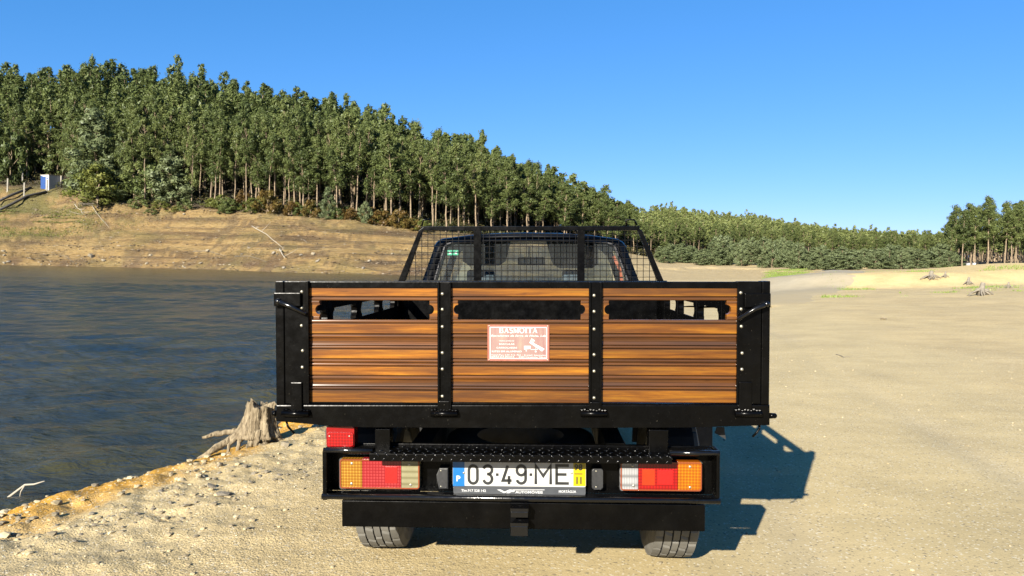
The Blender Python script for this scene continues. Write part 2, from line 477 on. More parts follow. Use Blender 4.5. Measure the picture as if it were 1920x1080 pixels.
    t.set(Base_Color=t.ramp(mot, [(0.35, (0.013, 0.017, 0.013)), (0.65, (0.042, 0.038, 0.014))]), Roughness=0.17, IOR=1.33, Specular_IOR_Level=0.5)
    t.set(Normal=t.bump(h, 1.0, 0.06)); M['water'] = t.m
    # foliage
    def foliage(name, dark, light, warm, trans=0.28):
        t = NT(name)
        at = t.n('ShaderNodeAttribute', attribute_name='tint')
        oi = t.n('ShaderNodeObjectInfo')
        f = t.math('ADD', t.math('MULTIPLY', at.outputs['Fac'], 0.62), t.math('MULTIPLY', oi.outputs['Random'], 0.38))
        c = t.ramp(f, [(0.05, dark), (0.5, light), (0.95, warm)])
        df = t.n('ShaderNodeBsdfDiffuse'); t.l(c, df.inputs[0])
        tl = t.n('ShaderNodeBsdfTranslucent'); t.l(c, tl.inputs[0])
        gl = t.n('ShaderNodeBsdfGlossy'); gl.inputs['Roughness'].default_value = 0.45; gl.inputs['Color'].default_value = (0.9, 0.95, 1, 1)
        ms = t.n('ShaderNodeMixShader'); ms.inputs[0].default_value = trans; t.l(df.outputs[0], ms.inputs[1]); t.l(tl.outputs[0], ms.inputs[2])
        m2 = t.n('ShaderNodeMixShader'); m2.inputs[0].default_value = 0.010; t.l(ms.outputs[0], m2.inputs[1]); t.l(gl.outputs[0], m2.inputs[2])
        t.l(m2.outputs[0], t.out.inputs['Surface']); t.t.nodes.remove(t.b)
        return t.m
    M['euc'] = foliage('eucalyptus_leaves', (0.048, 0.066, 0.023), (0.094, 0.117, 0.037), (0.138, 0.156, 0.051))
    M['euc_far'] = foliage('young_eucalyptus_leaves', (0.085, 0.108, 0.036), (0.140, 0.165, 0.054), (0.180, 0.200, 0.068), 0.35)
    M['acacia'] = foliage('feathery_blue_green_leaves', (0.070, 0.090, 0.040), (0.112, 0.136, 0.062), (0.145, 0.168, 0.080))
    M['bushy'] = foliage('olive_bush_leaves', (0.07, 0.085, 0.02), (0.13, 0.145, 0.035), (0.20, 0.20, 0.05))
    M['bracken'] = foliage('rusty_bracken_leaves', (0.060, 0.034, 0.011), (0.105, 0.065, 0.018), (0.130, 0.110, 0.028))
    M['grass'] = foliage('green_grass_blades', (0.09, 0.14, 0.025), (0.16, 0.23, 0.045), (0.24, 0.27, 0.08))
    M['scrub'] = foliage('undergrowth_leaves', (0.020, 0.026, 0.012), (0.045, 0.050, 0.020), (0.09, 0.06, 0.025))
    M['bark'] = simple('eucalyptus_bark', (0.17, 0.125, 0.078), 0.9, var=0.45, scale=1.6)
    M['deadwood'] = simple('weathered_dead_wood', (0.15, 0.13, 0.10), 0.9, var=0.3, scale=10, bump=0.004)
    M['bleached'] = simple('bleached_pole_wood', (0.26, 0.23, 0.18), 0.9, var=0.25, scale=3)
    t = NT('weathered_stump_wood'); v = t.coord((26, 26, 3.2)); a = t.noise(v, 1.6, 6, 0.62, 0.5)
    t.set(Base_Color=t.ramp(a, [(0.30, (0.035, 0.026, 0.016)), (0.46, (0.155, 0.122, 0.078)), (0.7, (0.28, 0.23, 0.152))]), Roughness=0.95, Specular_IOR_Level=0.1)
    t.set(Normal=t.bump(a, 0.9, 0.03)); M['stump'] = t.m
    t = NT('grey_stone'); v = t.coord(); oi = t.n('ShaderNodeObjectInfo'); a = t.noise(v, 30, 5, 0.6)
    c = t.ramp(a, [(0.3, (0.14, 0.115, 0.075)), (0.7, (0.27, 0.225, 0.15))])
    c = t.mix(t.math('MULTIPLY', oi.outputs['Random'], 0.55), c, (0.15, 0.14, 0.125))
    t.set(Base_Color=c, Roughness=0.9, Normal=t.bump(a, 0.6, 0.01)); M['stone'] = t.m
    t = NT('gravel_stone'); at = t.n('ShaderNodeAttribute', attribute_name='tint')
    t.set(Base_Color=t.ramp(at.outputs['Fac'], [(0.0, (0.14, 0.115, 0.075)), (0.5, (0.25, 0.20, 0.115)), (1.0, (0.38, 0.32, 0.20))]), Roughness=0.95); M['gravel'] = t.m
    t = NT('bank_debris'); at = t.n('ShaderNodeAttribute', attribute_name='tint')
    t.set(Base_Color=t.ramp(at.outputs['Fac'], [(0.0, (0.035, 0.024, 0.014)), (0.6, (0.10, 0.07, 0.04)), (1.0, (0.26, 0.22, 0.16))]), Roughness=0.95); M['debris'] = t.m
    t = NT('grey_gravel_road'); v = t.coord(); a = t.noise(v, 1.2, 6, 0.65)
    sp = t.n('ShaderNodeSeparateXYZ'); t.l(v, sp.inputs[0])
    b = t.noise(v, 0.25, 4, 0.6)
    yy = t.math('ADD', sp.outputs[1], t.math('MULTIPLY', b, 24.0))
    c = t.ramp(a, [(0.3, (0.205, 0.185, 0.142)), (0.7, (0.265, 0.238, 0.183))])
    mr = t.n('ShaderNodeMapRange'); t.l(yy, mr.inputs[0]); mr.inputs[1].default_value = 30; mr.inputs[2].default_value = 64
    c2 = t.mix(mr.outputs[0], (0.345, 0.272, 0.145), c)
    t.set(Base_Color=c2, Roughness=0.95, Specular_IOR_Level=0.1, Normal=t.bump(t.noise(v, 9, 5), 0.5, 0.02)); M['road'] = t.m
    M['shed_white'] = simple('shed_white_paint', (0.34, 0.35, 0.36), 0.6, var=0.15, scale=2)
    M['shed_blue'] = simple('shed_blue_paint', (0.012, 0.045, 0.16), 0.5, var=0.2, scale=2)
    M['concrete'] = simple('pale_concrete', (0.24, 0.22, 0.18), 0.9, var=0.2, scale=3)
    M['pipe'] = simple('dark_pipe', (0.05, 0.045, 0.04), 0.6, var=0.2, scale=1)
    M['box_white'] = simple('white_painted_box', (0.40, 0.39, 0.38), 0.6, var=0.05)
build_materials()

# ------------------------------------------------------------------ terrain
WATER_Z = -0.45
def az_of(px): return math.atan((px - 960) / F_PX)
#        px     toe D  toe z   edge D edge z  ridge D ridge z
TAB = [(-2600, 150, -0.45, 185, 14.0, 250, 40.0),
       (-400, 150, -0.45, 178, 15.0, 240, 42.0),
       (0, 142, -0.45, 177, 17.3, 236, 40.0),
       (112, 143, -0.45, 175, 16.6, 234, 40.6),
       (150, 143, -0.45, 166, 14.0, 232, 40.8),
       (200, 143, -0.45, 163, 13.4, 232, 41.0),
       (400, 136, -0.45, 158, 11.7, 232, 38.5),
       (520, 121, -0.45, 154, 10.6, 236, 37.0),
       (640, 116, -0.45, 151, 9.6, 242, 33.5),
       (780, 113, -0.45, 150, 8.0, 250, 26.0),
       (900, 116, -0.45, 156, 7.4, 262, 22.0),
       (1000, 118, -0.45, 165, 6.8, 275, 18.5),
       (1150, 116, -0.45, 178, 5.2, 330, 14.5),
       (1240, 110, -0.40, 190, 3.6, 375, 23.5),
       (1300, 112, -0.30, 215, 4.4, 390, 22.5),
       (1400, 118, -0.10, 235, 5.5, 400, 22.0),
       (1500, 110, 0.5, 240, 5.2, 415, 19.0),
       (1560, 96, 1.05, 235, 4.6, 425, 17.0),
       (1650, 105, 1.35, 230, 4.2, 430, 14.5),
       (1755, 118, 1.95, 222, 3.8, 430, 12.0),
       (1790, 119, 2.0, 130, 2.3, 430, 11.0),
       (1900, 124, 2.65, 132, 2.9, 420, 10.0),
       (2400, 130, 3.2, 150, 4.5, 380, 24.0),
       (4600, 140, 3.4, 160, 5.0, 350, 35.0)]
_az = np.array([az_of(r[0]) for r in TAB]); _cs = np.cos(_az)
_toeR = np.array([r[1] for r in TAB]) / _cs; _toeZ = np.array([r[2] for r in TAB], float)
_edR = np.array([r[3] for r in TAB]) / _cs; _edZ = np.array([r[4] for r in TAB], float)
_riR = np.array([r[5] for r in TAB]) / _cs; _riZ = np.array([r[6] for r in TAB], float)
for arr in (_toeR, _edR, _riR):                       # the far sides: keep the valley a round bowl
    arr[0] = arr[1] * 0.95; arr[-1] = arr[-2] * 0.95
def tabs(az):
    return [np.interp(az, _az, a) for a in (_toeR, _toeZ, _edR, _edZ, _riR, _riZ)]
_sy = np.array([-400, -60, -30, 0, 3.5, 4.4, 5.03, 5.9, 6.7, 12, 20, 30, 50, 75, 100, 125, 150, 400.])
_sx = np.array([-170, -26, -15.5, -5.3, -3.86, -3.46, -3.20, -2.90, -2.62, -2.25, -2.1, -1.8, 0, 3, 8, 18, 60, 400.])
def shore_s(x, y):
    xs = np.interp(y, _sy, _sx)
    sl = np.interp(y, [0, 8, 10, 40, 125], [0.38, 0.38, 0.1, 0.09, 0.4])
    s = (x - xs) / np.sqrt(1 + sl * sl)
    near = sstep(60, 15, np.hypot(x, y))
    return s + near * ((fbm(x * 1.3, y * 1.3, 3, 5) - 0.5) * 0.35 + (fbm(x * 5, y * 5, 3, 6) - 0.5) * 0.16) + (1 - near) * (fbm(x * 0.15, y * 0.15, 3, 8) - 0.5) * 4

_ty = np.array([-60, -5, 3, 9, 16, 26, 34, 43, 55, 69, 83, 97, 120.]); _tx = np.array([-6, 1.6, 2.3, 3.4, 4.9, 7.6, 11.5, 16.5, 23, 31, 38.5, 44.5, 51])
def track_d(x, y):
    sl = np.interp(y, [3, 26, 60], [0.17, 0.35, 0.5]); return (x - np.interp(y, _ty, _tx)) / np.sqrt(1 + sl * sl)
def terrain(x, y, fine=True):
    x = np.asarray(x, float); y = np.asarray(y, float)
    r = np.hypot(x, y) + 1e-6; az = np.arctan2(x, y)
    toeR, toeZ, edR, edZ, riR, riZ = tabs(az)
    slope = np.interp(az, [az_of(900), az_of(1240), az_of(1420), az_of(1560), az_of(1760), az_of(1900), az_of(2600)],
                      [-0.0035, -0.0030, 0.0, 0.0115, 0.0165, 0.0215, 0.024])
    fr = np.clip(np.cos(az) * 1.4, 0, 1)
    land = slope * np.maximum(r - 8, 0) * fr
    # right-hand sandy mound with a broken front face
    mx, my = x - 24.0, y - 46.0
    q = np.sqrt((mx / 13.0) ** 2 + (my / 7.0) ** 2)
    land = land + 0.75 * sstep(1.0, 0.62, q + 0.22 * (fbm(x * 0.35, y * 0.35, 3, 21) - 0.5))
    land = land + 0.30 * sstep(1.0, 0.3, np.hypot((x - 33) / 9, (y - 47) / 7))
    s = shore_s(x, y)
    rim = np.interp(s, [-60, -6, -1.5, 0.0, 0.12, 0.40, 0.75, 1.3, 2.2, 50], [-6, -3.0, -1.2, -0.47, -0.38, -0.235, -0.14, -0.06, 0.0, 0.0])
    near_z = np.where(s < 2.6, np.minimum(land, 0) * sstep(0, 2.6, s) + rim, land)
    t1 = np.clip((r - toeR) / np.maximum(edR - toeR, 1), 0, 1)
    bank = toeZ + (edZ - toeZ) * (0.75 * t1 + 0.25 * t1 ** 1.6)
    if fine:
        steep = np.clip((edZ - toeZ) / 10, 0, 1) * sstep(0, 0.06, t1) * sstep(1.0, 0.93, t1)
        k = bank / 0.95 + 2.2 * fbm(x * 0.05, y * 0.05, 4, 31)
        saw = (k - np.floor(k))
        bank = bank + steep * (0.75 * (sstep(0.0, 0.16, saw) - saw) * 1.6 * sstep(0.35, 0.75, vnoise(x * 0.06, np.floor(k) * 3.7, 33)) + 1.1 * (fbm(x * 0.12, y * 0.12, 5, 41) - 0.5))
    t2 = np.clip((r - edR) / np.maximum(riR - edR, 1), 0, 1)
    hill = edZ + (riZ - edZ) * (t2 ** 0.95) + 2.2 * (fbm(x * 0.03, y * 0.03, 3, 51) - 0.5) * sstep(0, 0.2, t2)
    far = np.where(r < toeR, toeZ - (toeR - r) * 0.35, np.where(r < edR, bank, hill))
    far = np.where(r > riR, riZ - (r - riR) * 0.10, far)
    far = np.maximum(far, -12)
    z = np.maximum(near_z, far)
    if fine:
        nr = sstep(40, 6, r)
        flat_ = 1 - 0.88 * sstep(-2.2, 0.6, x - 0.05 * y)
        z = z + nr * flat_ * sstep(-0.2, 0.3, s) * ((fbm(x * 2.2, y * 2.2, 4, 61) - 0.5) * 0.045 + (fbm(x * 9, y * 9, 3, 62) - 0.5) * 0.022 * (1 + 2.2 * sstep(2.4, 0.5, s)))
        z = z + sstep(6, 30, r) * sstep(-0.2, 1.0, s) * (r < 110) * (1 - 0.8 * sstep(4.5, 2.0, np.abs(track_d(x, y)))) * (fbm(x * 0.35, y * 0.35, 4, 63) - 0.5) * 0.16
        td = track_d(x, y)
        z = z - 0.018 * (y > 0) * (y < 45) * (np.exp(-((np.abs(td + 0.25 * fbm(y * 0.3, x * 0, 2, 87)) - 0.85) / 0.17) ** 2)) * (0.4 + 0.9 * vnoise(y * 0.7, td * 0, 88))
        # keep the patch below the truck flat
        tr = np.maximum(np.abs(x - 0.15) / 1.3, np.abs(y - 4.9) / 2.6)
        z = z * sstep(0.8, 1.15, tr)
    return z
def tz(x, y): return float(terrain(np.array([x]), np.array([y]))[0])

def on_ground(px, py, it=60):
    """pixel -> the point where its ray meets the terrain"""
    d = pix_dir(px, py); a = None
    D = np.concatenate([np.arange(2, 20, 0.05), np.arange(20, 450, 0.4)])
    X = d.x / d.y * D; Y = D; Z = CAM_H + d.z / d.y * D
    T = terrain(X, Y)
    i = int(np.argmax(Z < T))
    if Z[i] >= T[i]: i = len(D) - 1
    return Vector((X[i], Y[i], T[i]))

def build_ground():
    az = np.concatenate([np.radians(np.linspace(-43, 43, 430)), np.radians(np.linspace(44, 316, 92)[1:-1])])
    rr = np.concatenate([[0.0, 0.4, 0.9], np.arange(1.4, 3.0, 0.12), np.arange(3.0, 9.0, 0.038), np.geomspace(9.0, 100, 130),
                         np.arange(100.7, 112, 0.7), np.arange(112, 172, 0.36), np.arange(172.6, 200, 1.2), np.geomspace(202, 460, 60), np.geomspace(480, 4000, 12)])
    A, R = np.meshgrid(az, rr)
    X = R * np.sin(A); Y = R * np.cos(A)
    Z = terrain(X, Y)
    n, mcol = X.shape
    V = np.stack([X, Y, Z], -1).reshape(-1, 3)
    idx = np.arange(n * mcol).reshape(n, mcol); nx = np.roll(idx, -1, axis=1)
    Fq = np.stack([idx[:-1], nx[:-1], nx[1:], idx[1:]], -1).reshape(-1, 4)[:, ::-1]
    x, y = V[:, 0], V[:, 1]; z = V[:, 2]
    r = np.hypot(x, y); a = np.arctan2(x, y)
    toeR, toeZ, edR, edZ, riR, riZ = tabs(a)
    s = shore_s(x, y)
    def C(c): return np.array(c)[None, :]
    col = np.repeat(C((0.455, 0.355, 0.185)), len(x), 0)
    def mix(f, c):
        nonlocal col
        f = np.clip(f, 0, 1)[:, None]; col = col * (1 - f) + C(c) * f
    mix((r < 60) * 0.5 * sstep(0.45, 0.7, fbm(x * 0.5, y * 0.16, 4, 71)), (0.50, 0.395, 0.205))
    mix((r < 60) * 0.35 * sstep(0.5, 0.75, fbm(x * 0.8, y * 0.8, 4, 72)), (0.40, 0.325, 0.19))
    td = track_d(x, y); trk = (y > -5) * (y < 60) * sstep(3.4, 1.6, np.abs(td) + 1.2 * (fbm(x * 0.7, y * 0.35, 3, 86) - 0.5))
    mix(trk * 0.75, (0.475, 0.382, 0.205))
    rut = (y > 0) * (y < 50) * np.exp(-((np.abs(td + 0.25 * fbm(y * 0.3, x * 0, 2, 87)) - 0.85) / 0.24) ** 2) * sstep(0.35, 0.6, fbm(x * 1.5, y * 0.4, 3, 89))
    mix(rut * 0.45, (0.40, 0.33, 0.205))
    rough = 1.0 - 0.85 * np.clip(trk + 0.55 * sstep(0.6, 2.2, x - 0.28 * y) * (r < 60), 0, 1)
    # orange wet-edge sand on the near shore
    mix((r < 40) * sstep(1.15, 0.6, s + 0.6 * (fbm(x * 2.5, y * 2.5, 3, 73) - 0.5)), (0.46, 0.245, 0.035))
    mix((r < 40) * sstep(0.10, -0.02, s), (0.10, 0.055, 0.018))
    # right-hand sand mound: yellower
    q = np.sqrt(((x - 24) / 14) ** 2 + ((y - 46) / 8) ** 2)
    mix(0.75 * sstep(1.05, 0.6, q), (0.53, 0.40, 0.18))
    # far bank
    inb = (r > toeR - 4) * (r < edR + 6)
    hb = np.clip((edZ - toeZ) / 6, 0, 1) * sstep(az_of(1235), az_of(1000), a)
    mix(inb * hb, (0.232, 0.150, 0.056))
    mix(inb * (1 - hb) * 0.6, (0.33, 0.25, 0.13))
    mix(inb * hb * 0.7 * sstep(0.45, 0.7, fbm(x * 0.12, z * 1.3, 4, 74)), (0.265, 0.185, 0.075))
    mix(inb * hb * 0.75 * sstep(0.52, 0.75, fbm(x * 0.07, z * 2.6, 4, 75)), (0.058, 0.031, 0.013))
    mix(inb * hb * 0.8 * sstep(0.56, 0.66, fbm(x * 0.045 + 9, z * 1.5, 4, 84)), (0.070, 0.040, 0.018))
    mix(inb * hb * 0.7 * sstep(0.58, 0.70, fbm(x * 0.4, y * 0.4, 4, 85)), (0.085, 0.055, 0.026))
    leftg = sstep(az_of(330), az_of(120), a) * inb * hb * sstep(3.5, 6.5, z)
    mix(leftg * 0.8 * sstep(0.42, 0.6, fbm(x * 0.1, z * 0.9, 4, 76)), (0.105, 0.098, 0.024))
    mix(inb * hb * 0.4 * sstep(0.5, 0.72, fbm(x * 0.2, z * 0.5, 4, 79)), (0.12, 0.10, 0.03))
    mix(inb * hb * 0.55 * sstep(2.2, 0.3, z) * sstep(0.5, 0.65, fbm(x * 0.25, y * 0.25, 3, 77)), (0.08, 0.045, 0.028))
    # green flats left and right of the road
    px = 960 + F_PX * np.tan(np.clip(a, -1.2, 1.2))
    g1 = sstep(1425, 1450, px) * sstep(1530, 1490, px) * sstep(52, 62, y) * sstep(150, 100, y)
    mix(g1 * 0.8, (0.17, 0.195, 0.045))
    g2 = sstep(1590, 1640, px) * sstep(50, 62, y) * sstep(108, 85, y) * sstep(0.38, 0.55, fbm(x * 0.2, y * 0.12, 3, 78))
    mix(g2 * 0.8, (0.17, 0.20, 0.045))
    # forest floor
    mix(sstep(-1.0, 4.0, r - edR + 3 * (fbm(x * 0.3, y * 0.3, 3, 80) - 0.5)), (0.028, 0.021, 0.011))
    rough = np.where(inb * hb > 0.3, 1.9, rough)
    me = np_mesh('ground', V, Fq, M['ground'], attr={'Col': ('FLOAT_COLOR', np.concatenate([col, np.ones((len(col), 1))], 1)), 'rough': ('FLOAT', rough)}, smooth=True)
    o = link('ground', me)
    tag(o, kind='structure')
build_ground()

def build_water():
    rng = np.random.default_rng(3)
    az = np.radians(np.concatenate([np.linspace(-100, -44, 60)[:-1], np.linspace(-44, 8, 380)]))
    rr = np.concatenate([np.geomspace(2.6, 175, 600), [190, 230]])
    A, Rr = np.meshgrid(az, rr); X = Rr * np.sin(A); Y = Rr * np.cos(A)
    sp = Rr * 0.0068
    Z = np.zeros_like(X)
    gust = 0.5 + 0.9 * sstep(0.2, 0.8, fbm(X * 0.09, Y * 0.16, 3, 15)) + 0.5 * (fbm(X * 0.4, Y * 0.7, 2, 16) - 0.5)
    wd = math.radians(-68)
    for k in range(26):
        lam = 0.22 * (7.5 ** rng.random()); th = wd + rng.normal() * 0.42
        kx, ky = math.cos(th) * 2 * math.pi / lam, math.sin(th) * 2 * math.pi / lam
        slope = 0.040 * (0.6 + 0.8 * rng.random())
        amp = slope * lam / (2 * math.pi) * sstep(1.6, 3.2, lam / sp)
        ph = rng.random() * 6.28 + 2.2 * fbm(X * 0.3, Y * 0.3, 2, 100 + k)
        Z += amp * np.sin(kx * X + ky * Y + ph)
    Z = WATER_Z + Z * gust
    # keep the mesh off the dry right-hand land
    V = np.stack([X, Y, Z], -1).reshape(-1, 3); n, mc = X.shape
    idx = np.arange(n * mc).reshape(n, mc)
    Fq = np.stack([idx[:-1, :-1], idx[1:, :-1], idx[1:, 1:], idx[:-1, 1:]], -1).reshape(-1, 4)
    c = V[Fq].mean(1); keep = (terrain(c[:, 0], c[:, 1], False) < WATER_Z + 0.25)
    me = np_mesh('lake_water', V, Fq[keep], M['water'], smooth=True)
    o = link('lake_water', me); tag(o, kind='structure')
    if me.polygons[0].normal.z < 0: me.flip_normals()
build_water()

def build_road():
    # the track turns to grey gravel further on and bends left into the trees
    cl = [(7.5, 26), (11.5, 34), (16.5, 43), (23.0, 55), (31.0, 69), (38.5, 83), (44.5, 97), (47.5, 106), (49, 116)]
    hw = [1.6, 2.3, 2.8, 3.1, 3.2, 3.2, 3.2, 3.2, 3.2]
    t = np.linspace(0, len(cl) - 1, 160)
    cx = np.interp(t, range(len(cl)), [c[0] for c in cl]); cy = np.interp(t, range(len(cl)), [c[1] for c in cl])
    w = np.interp(t, range(len(cl)), hw)
    dx = np.gradient(cx); dy = np.gradient(cy); L = np.hypot(dx, dy); nx, ny = dy / L, -dx / L
    cols = np.linspace(-1, 1, 13)
    V = []
    for k, c in enumerate(cols):
        ww = w * c
        if k in (0, 12): ww = ww + (fbm(cy * 0.5, cy * 0 + k, 3, 90 + k) - 0.5) * 1.6
        X = cx + nx * ww; Y = cy + ny * ww
        Z = terrain(X, Y) + 0.05 + 0.03 * (1 - c * c) - 0.055 * (k in (0, 12))
        V.append(np.stack([X, Y, Z], -1))
    V = np.stack(V, 1); n = V.shape[0]
    idx = np.arange(n * 13).reshape(n, 13)
    Fq = np.stack([idx[:-1, :-1], idx[:-1, 1:], idx[1:, 1:], idx[1:, :-1]], -1).reshape(-1, 4)
    o = link('gravel_road', np_mesh('gravel_road', V.reshape(-1, 3), Fq, M['road'], smooth=True)); tag(o, kind='structure')
build_road()

# ------------------------------------------------------------------ vegetation
def leaf_quads(cent, rad, n, size, rng, droop=0.3, flat=1.0):
    """n leaf sprays spread through clumps; returns V,F,tint"""
    k = rng.integers(0, len(cent), n)
    d = rng.normal(size=(n, 3)); d /= np.linalg.norm(d, axis=1)[:, None]
    rr = rng.random(n) ** 0.55 * np.where(rng.random(n) < 0.14, 1.45, 1.0)
    P = cent[k] + d * (rad[k] * rr)[:, None] * np.array([1, 1, flat])
    a = rng.normal(size=(n, 3)); a[:, 2] -= droop; a /= np.linalg.norm(a, axis=1)[:, None]
    nrm = d + np.array([0, 0, 0.25]) + rng.normal(size=(n, 3)) * 0.5
    a = a - 0.75 * d * np.sum(a * d, 1)[:, None]; a /= np.linalg.norm(a, axis=1)[:, None] + 1e-6
    b = np.cross(a, nrm); b /= (np.linalg.norm(b, axis=1)[:, None] + 1e-6)
    sz = size * (0.55 + 0.9 * rng.random(n))[:, None]
    V = np.stack([P - a * sz * 0.5 + b * sz * 0.25, P - a * sz * 0.35 - b * sz * 0.25, P + a * sz * 0.6], 1).reshape(-1, 3)
    Fq = np.arange(3 * n).reshape(n, 3)
    ct = rng.random(len(cent))
    tint = np.clip(0.5 * ct[k] + 0.35 * rng.random(n) + 0.15 * rr, 0, 1)
    return V, Fq, np.repeat(tint, 3)

def euc_shape(rng, H, bare, cw, nclump):
    """clump centres of a plantation eucalyptus of height H"""
    c = []; r = []
    bend = rng.normal(size=2) * 0.6
    for i in range(nclump):
        f = (i + rng.random()) / nclump
        z = H * (bare + (1 - bare) * f)
        env = cw * (math.sin(math.pi * min(1, 0.18 + 0.80 * f)) ** 0.8) * (0.55 + 0.6 * rng.random())
        a = rng.random() * 2 * math.pi
        e = env * (0.15 + 1.0 * rng.random())
        c.append((bend[0] * f + e * math.cos(a), bend[1] * f + e * math.sin(a), z))
        r.append(cw * (0.18 + 0.40 * rng.random()) * (1.0 - 0.30 * f))
    c.append((bend[0] + rng.normal() * 0.3, bend[1] + rng.normal() * 0.3, H * (0.95 + 0.03 * rng.random()))); r.append(cw * 0.32)
    return np.array(c), np.array(r), bend

def tube_np(pts, rad, seg):
    pts = np.asarray(pts, float); n = len(pts); V = []
    for i in range(n):
        t = pts[min(n - 1, i + 1)] - pts[max(0, i - 1)]; t /= np.linalg.norm(t) + 1e-9
        u = np.cross(t, [0.9, 0.31, 0.2]); u /= np.linalg.norm(u) + 1e-9; w = np.cross(t, u)
        for k in range(seg):
            V.append(pts[i] + rad[i] * (u * math.cos(2 * math.pi * k / seg) + w * math.sin(2 * math.pi * k / seg)))
    Fq = [(i * seg + k, i * seg + (k + 1) % seg, (i + 1) * seg + (k + 1) % seg, (i + 1) * seg + k) for i in range(n - 1) for k in range(seg)]
    return np.array(V), np.array(Fq)

def tri(Fq):
    return np.concatenate([Fq[:, :3], Fq[:, [0, 2, 3]]]) if Fq.shape[1] == 4 else Fq
def cat(parts):
    V = []; Fq = []; T = []; off = 0
    for p in parts:
        V.append(p[0]); Fq.append(tri(p[1]) + off); off += len(p[0])
        T.append(p[2] if len(p) > 2 else np.full(len(p[0]), 0.5))
    return np.concatenate(V), np.concatenate(Fq), np.concatenate(T)

def make_euc(name, seed, H=20, bare=0.42, cw=2.0, nleaf=1250, size=0.62, nclump=24, fol='euc'):
    rng = np.random.default_rng(seed)
    c, r, bend = euc_shape(rng, H, bare, cw, nclump)
    Z = np.linspace(-0.4, H * 0.97, 9)
    tp = np.stack([bend[0] * np.clip(Z / H, 0, 1) ** 2 + 0.06 * rng.normal(size=9), bend[1] * np.clip(Z / H, 0, 1) ** 2 + 0.06 * rng.normal(size=9), Z], -1)
    tr = np.linspace(0.19, 0.025, 9) * (H / 20)
    parts = [tube_np(tp, tr, 6)]
    for k in range(nclump):
        if rng.random() < 0.75:
            z0 = max(H * bare * 0.9, c[k][2] - (0.8 + 1.6 * rng.random()))
            b0 = np.array([np.interp(z0, Z, tp[:, 0]), np.interp(z0, Z, tp[:, 1]), z0])
            parts.append(tube_np([b0, (b0 + c[k]) / 2 + rng.normal(size=3) * 0.1, c[k]], [0.06 * H / 20, 0.04 * H / 20, 0.015], 3))
    # a few dead stubs on the bare trunk
    for k in range(4):
        z0 = H * bare * (0.3 + 0.65 * rng.random()); a = rng.random() * 6.28
        b0 = np.array([np.interp(z0, Z, tp[:, 0]), np.interp(z0, Z, tp[:, 1]), z0])
        parts.append(tube_np([b0, b0 + np.array([math.cos(a), math.sin(a), 0.4]) * (0.4 + 0.9 * rng.random())], [0.03, 0.01], 3))
    V, Fq, T = cat(parts)
    trunk = np_mesh(name + '_trunk', V, Fq, M['bark'], smooth=True)
    V, Fq, T = leaf_quads(c, r, nleaf, size, rng, 0.5, 1.15)
    crown = np_mesh(name + '_crown', V, Fq, M[fol], attr={'tint': ('FLOAT', T)})
    return trunk, crown

def make_acacia(name, seed, H, W, nleaf, size, fol='acacia', lobes=26, spire=True):
    rng = np.random.default_rng(seed)
    c = []; r = []
    for i in range(lobes):
        f = (i + 0.5) / lobes
        z = H * (0.06 + 0.88 * f)
        env = W * ((1 - f) ** (0.65 if spire else 0.42)) * min(1.0, 0.55 + 2.2 * f)
        a = i * 2.4 + rng.random() * 0.8; e = env * (0.35 + 0.6 * rng.random())
        c.append((e * math.cos(a), e * math.sin(a), z)); r.append(W * (0.22 + 0.18 * rng.random()) * (1 - 0.35 * f))
    c = np.array(c); r = np.array(r)
    Z = np.linspace(-0.3, H * 0.9, 6)
    parts = [tube_np(np.stack([0.05 * rng.normal(size=6), 0.05 * rng.normal(size=6), Z], -1), np.linspace(0.03 * W + 0.03, 0.02, 6), 6)]
    for k in range(0, lobes, 2):
        parts.append(tube_np([np.array([0, 0, max(0.1, c[k][2] - 0.35 * W)]), c[k]], [0.02 * W, 0.01], 3))
    V, Fq, T = cat(parts)
    trunk = np_mesh(name + '_trunk', V, Fq, M['bark'], smooth=True)
    V, Fq, T = leaf_quads(c, r, nleaf, size, rng, 0.2, 0.75)
    crown = np_mesh(name + '_crown', V, Fq, M[fol], attr={'tint': ('FLOAT', T)})
    return trunk, crown

def place_tree(name, proto, loc, rz, sc, label, cat_, group):
    o = empty(name, loc, (0, 0, rz)); o.scale = sc
    tag(o, label, cat_, group)
    for nm, me in zip(('trunk', 'crown'), proto):
        c = bpy.data.objects.new(nm, me); COL.objects.link(c); c.parent = o
    return o

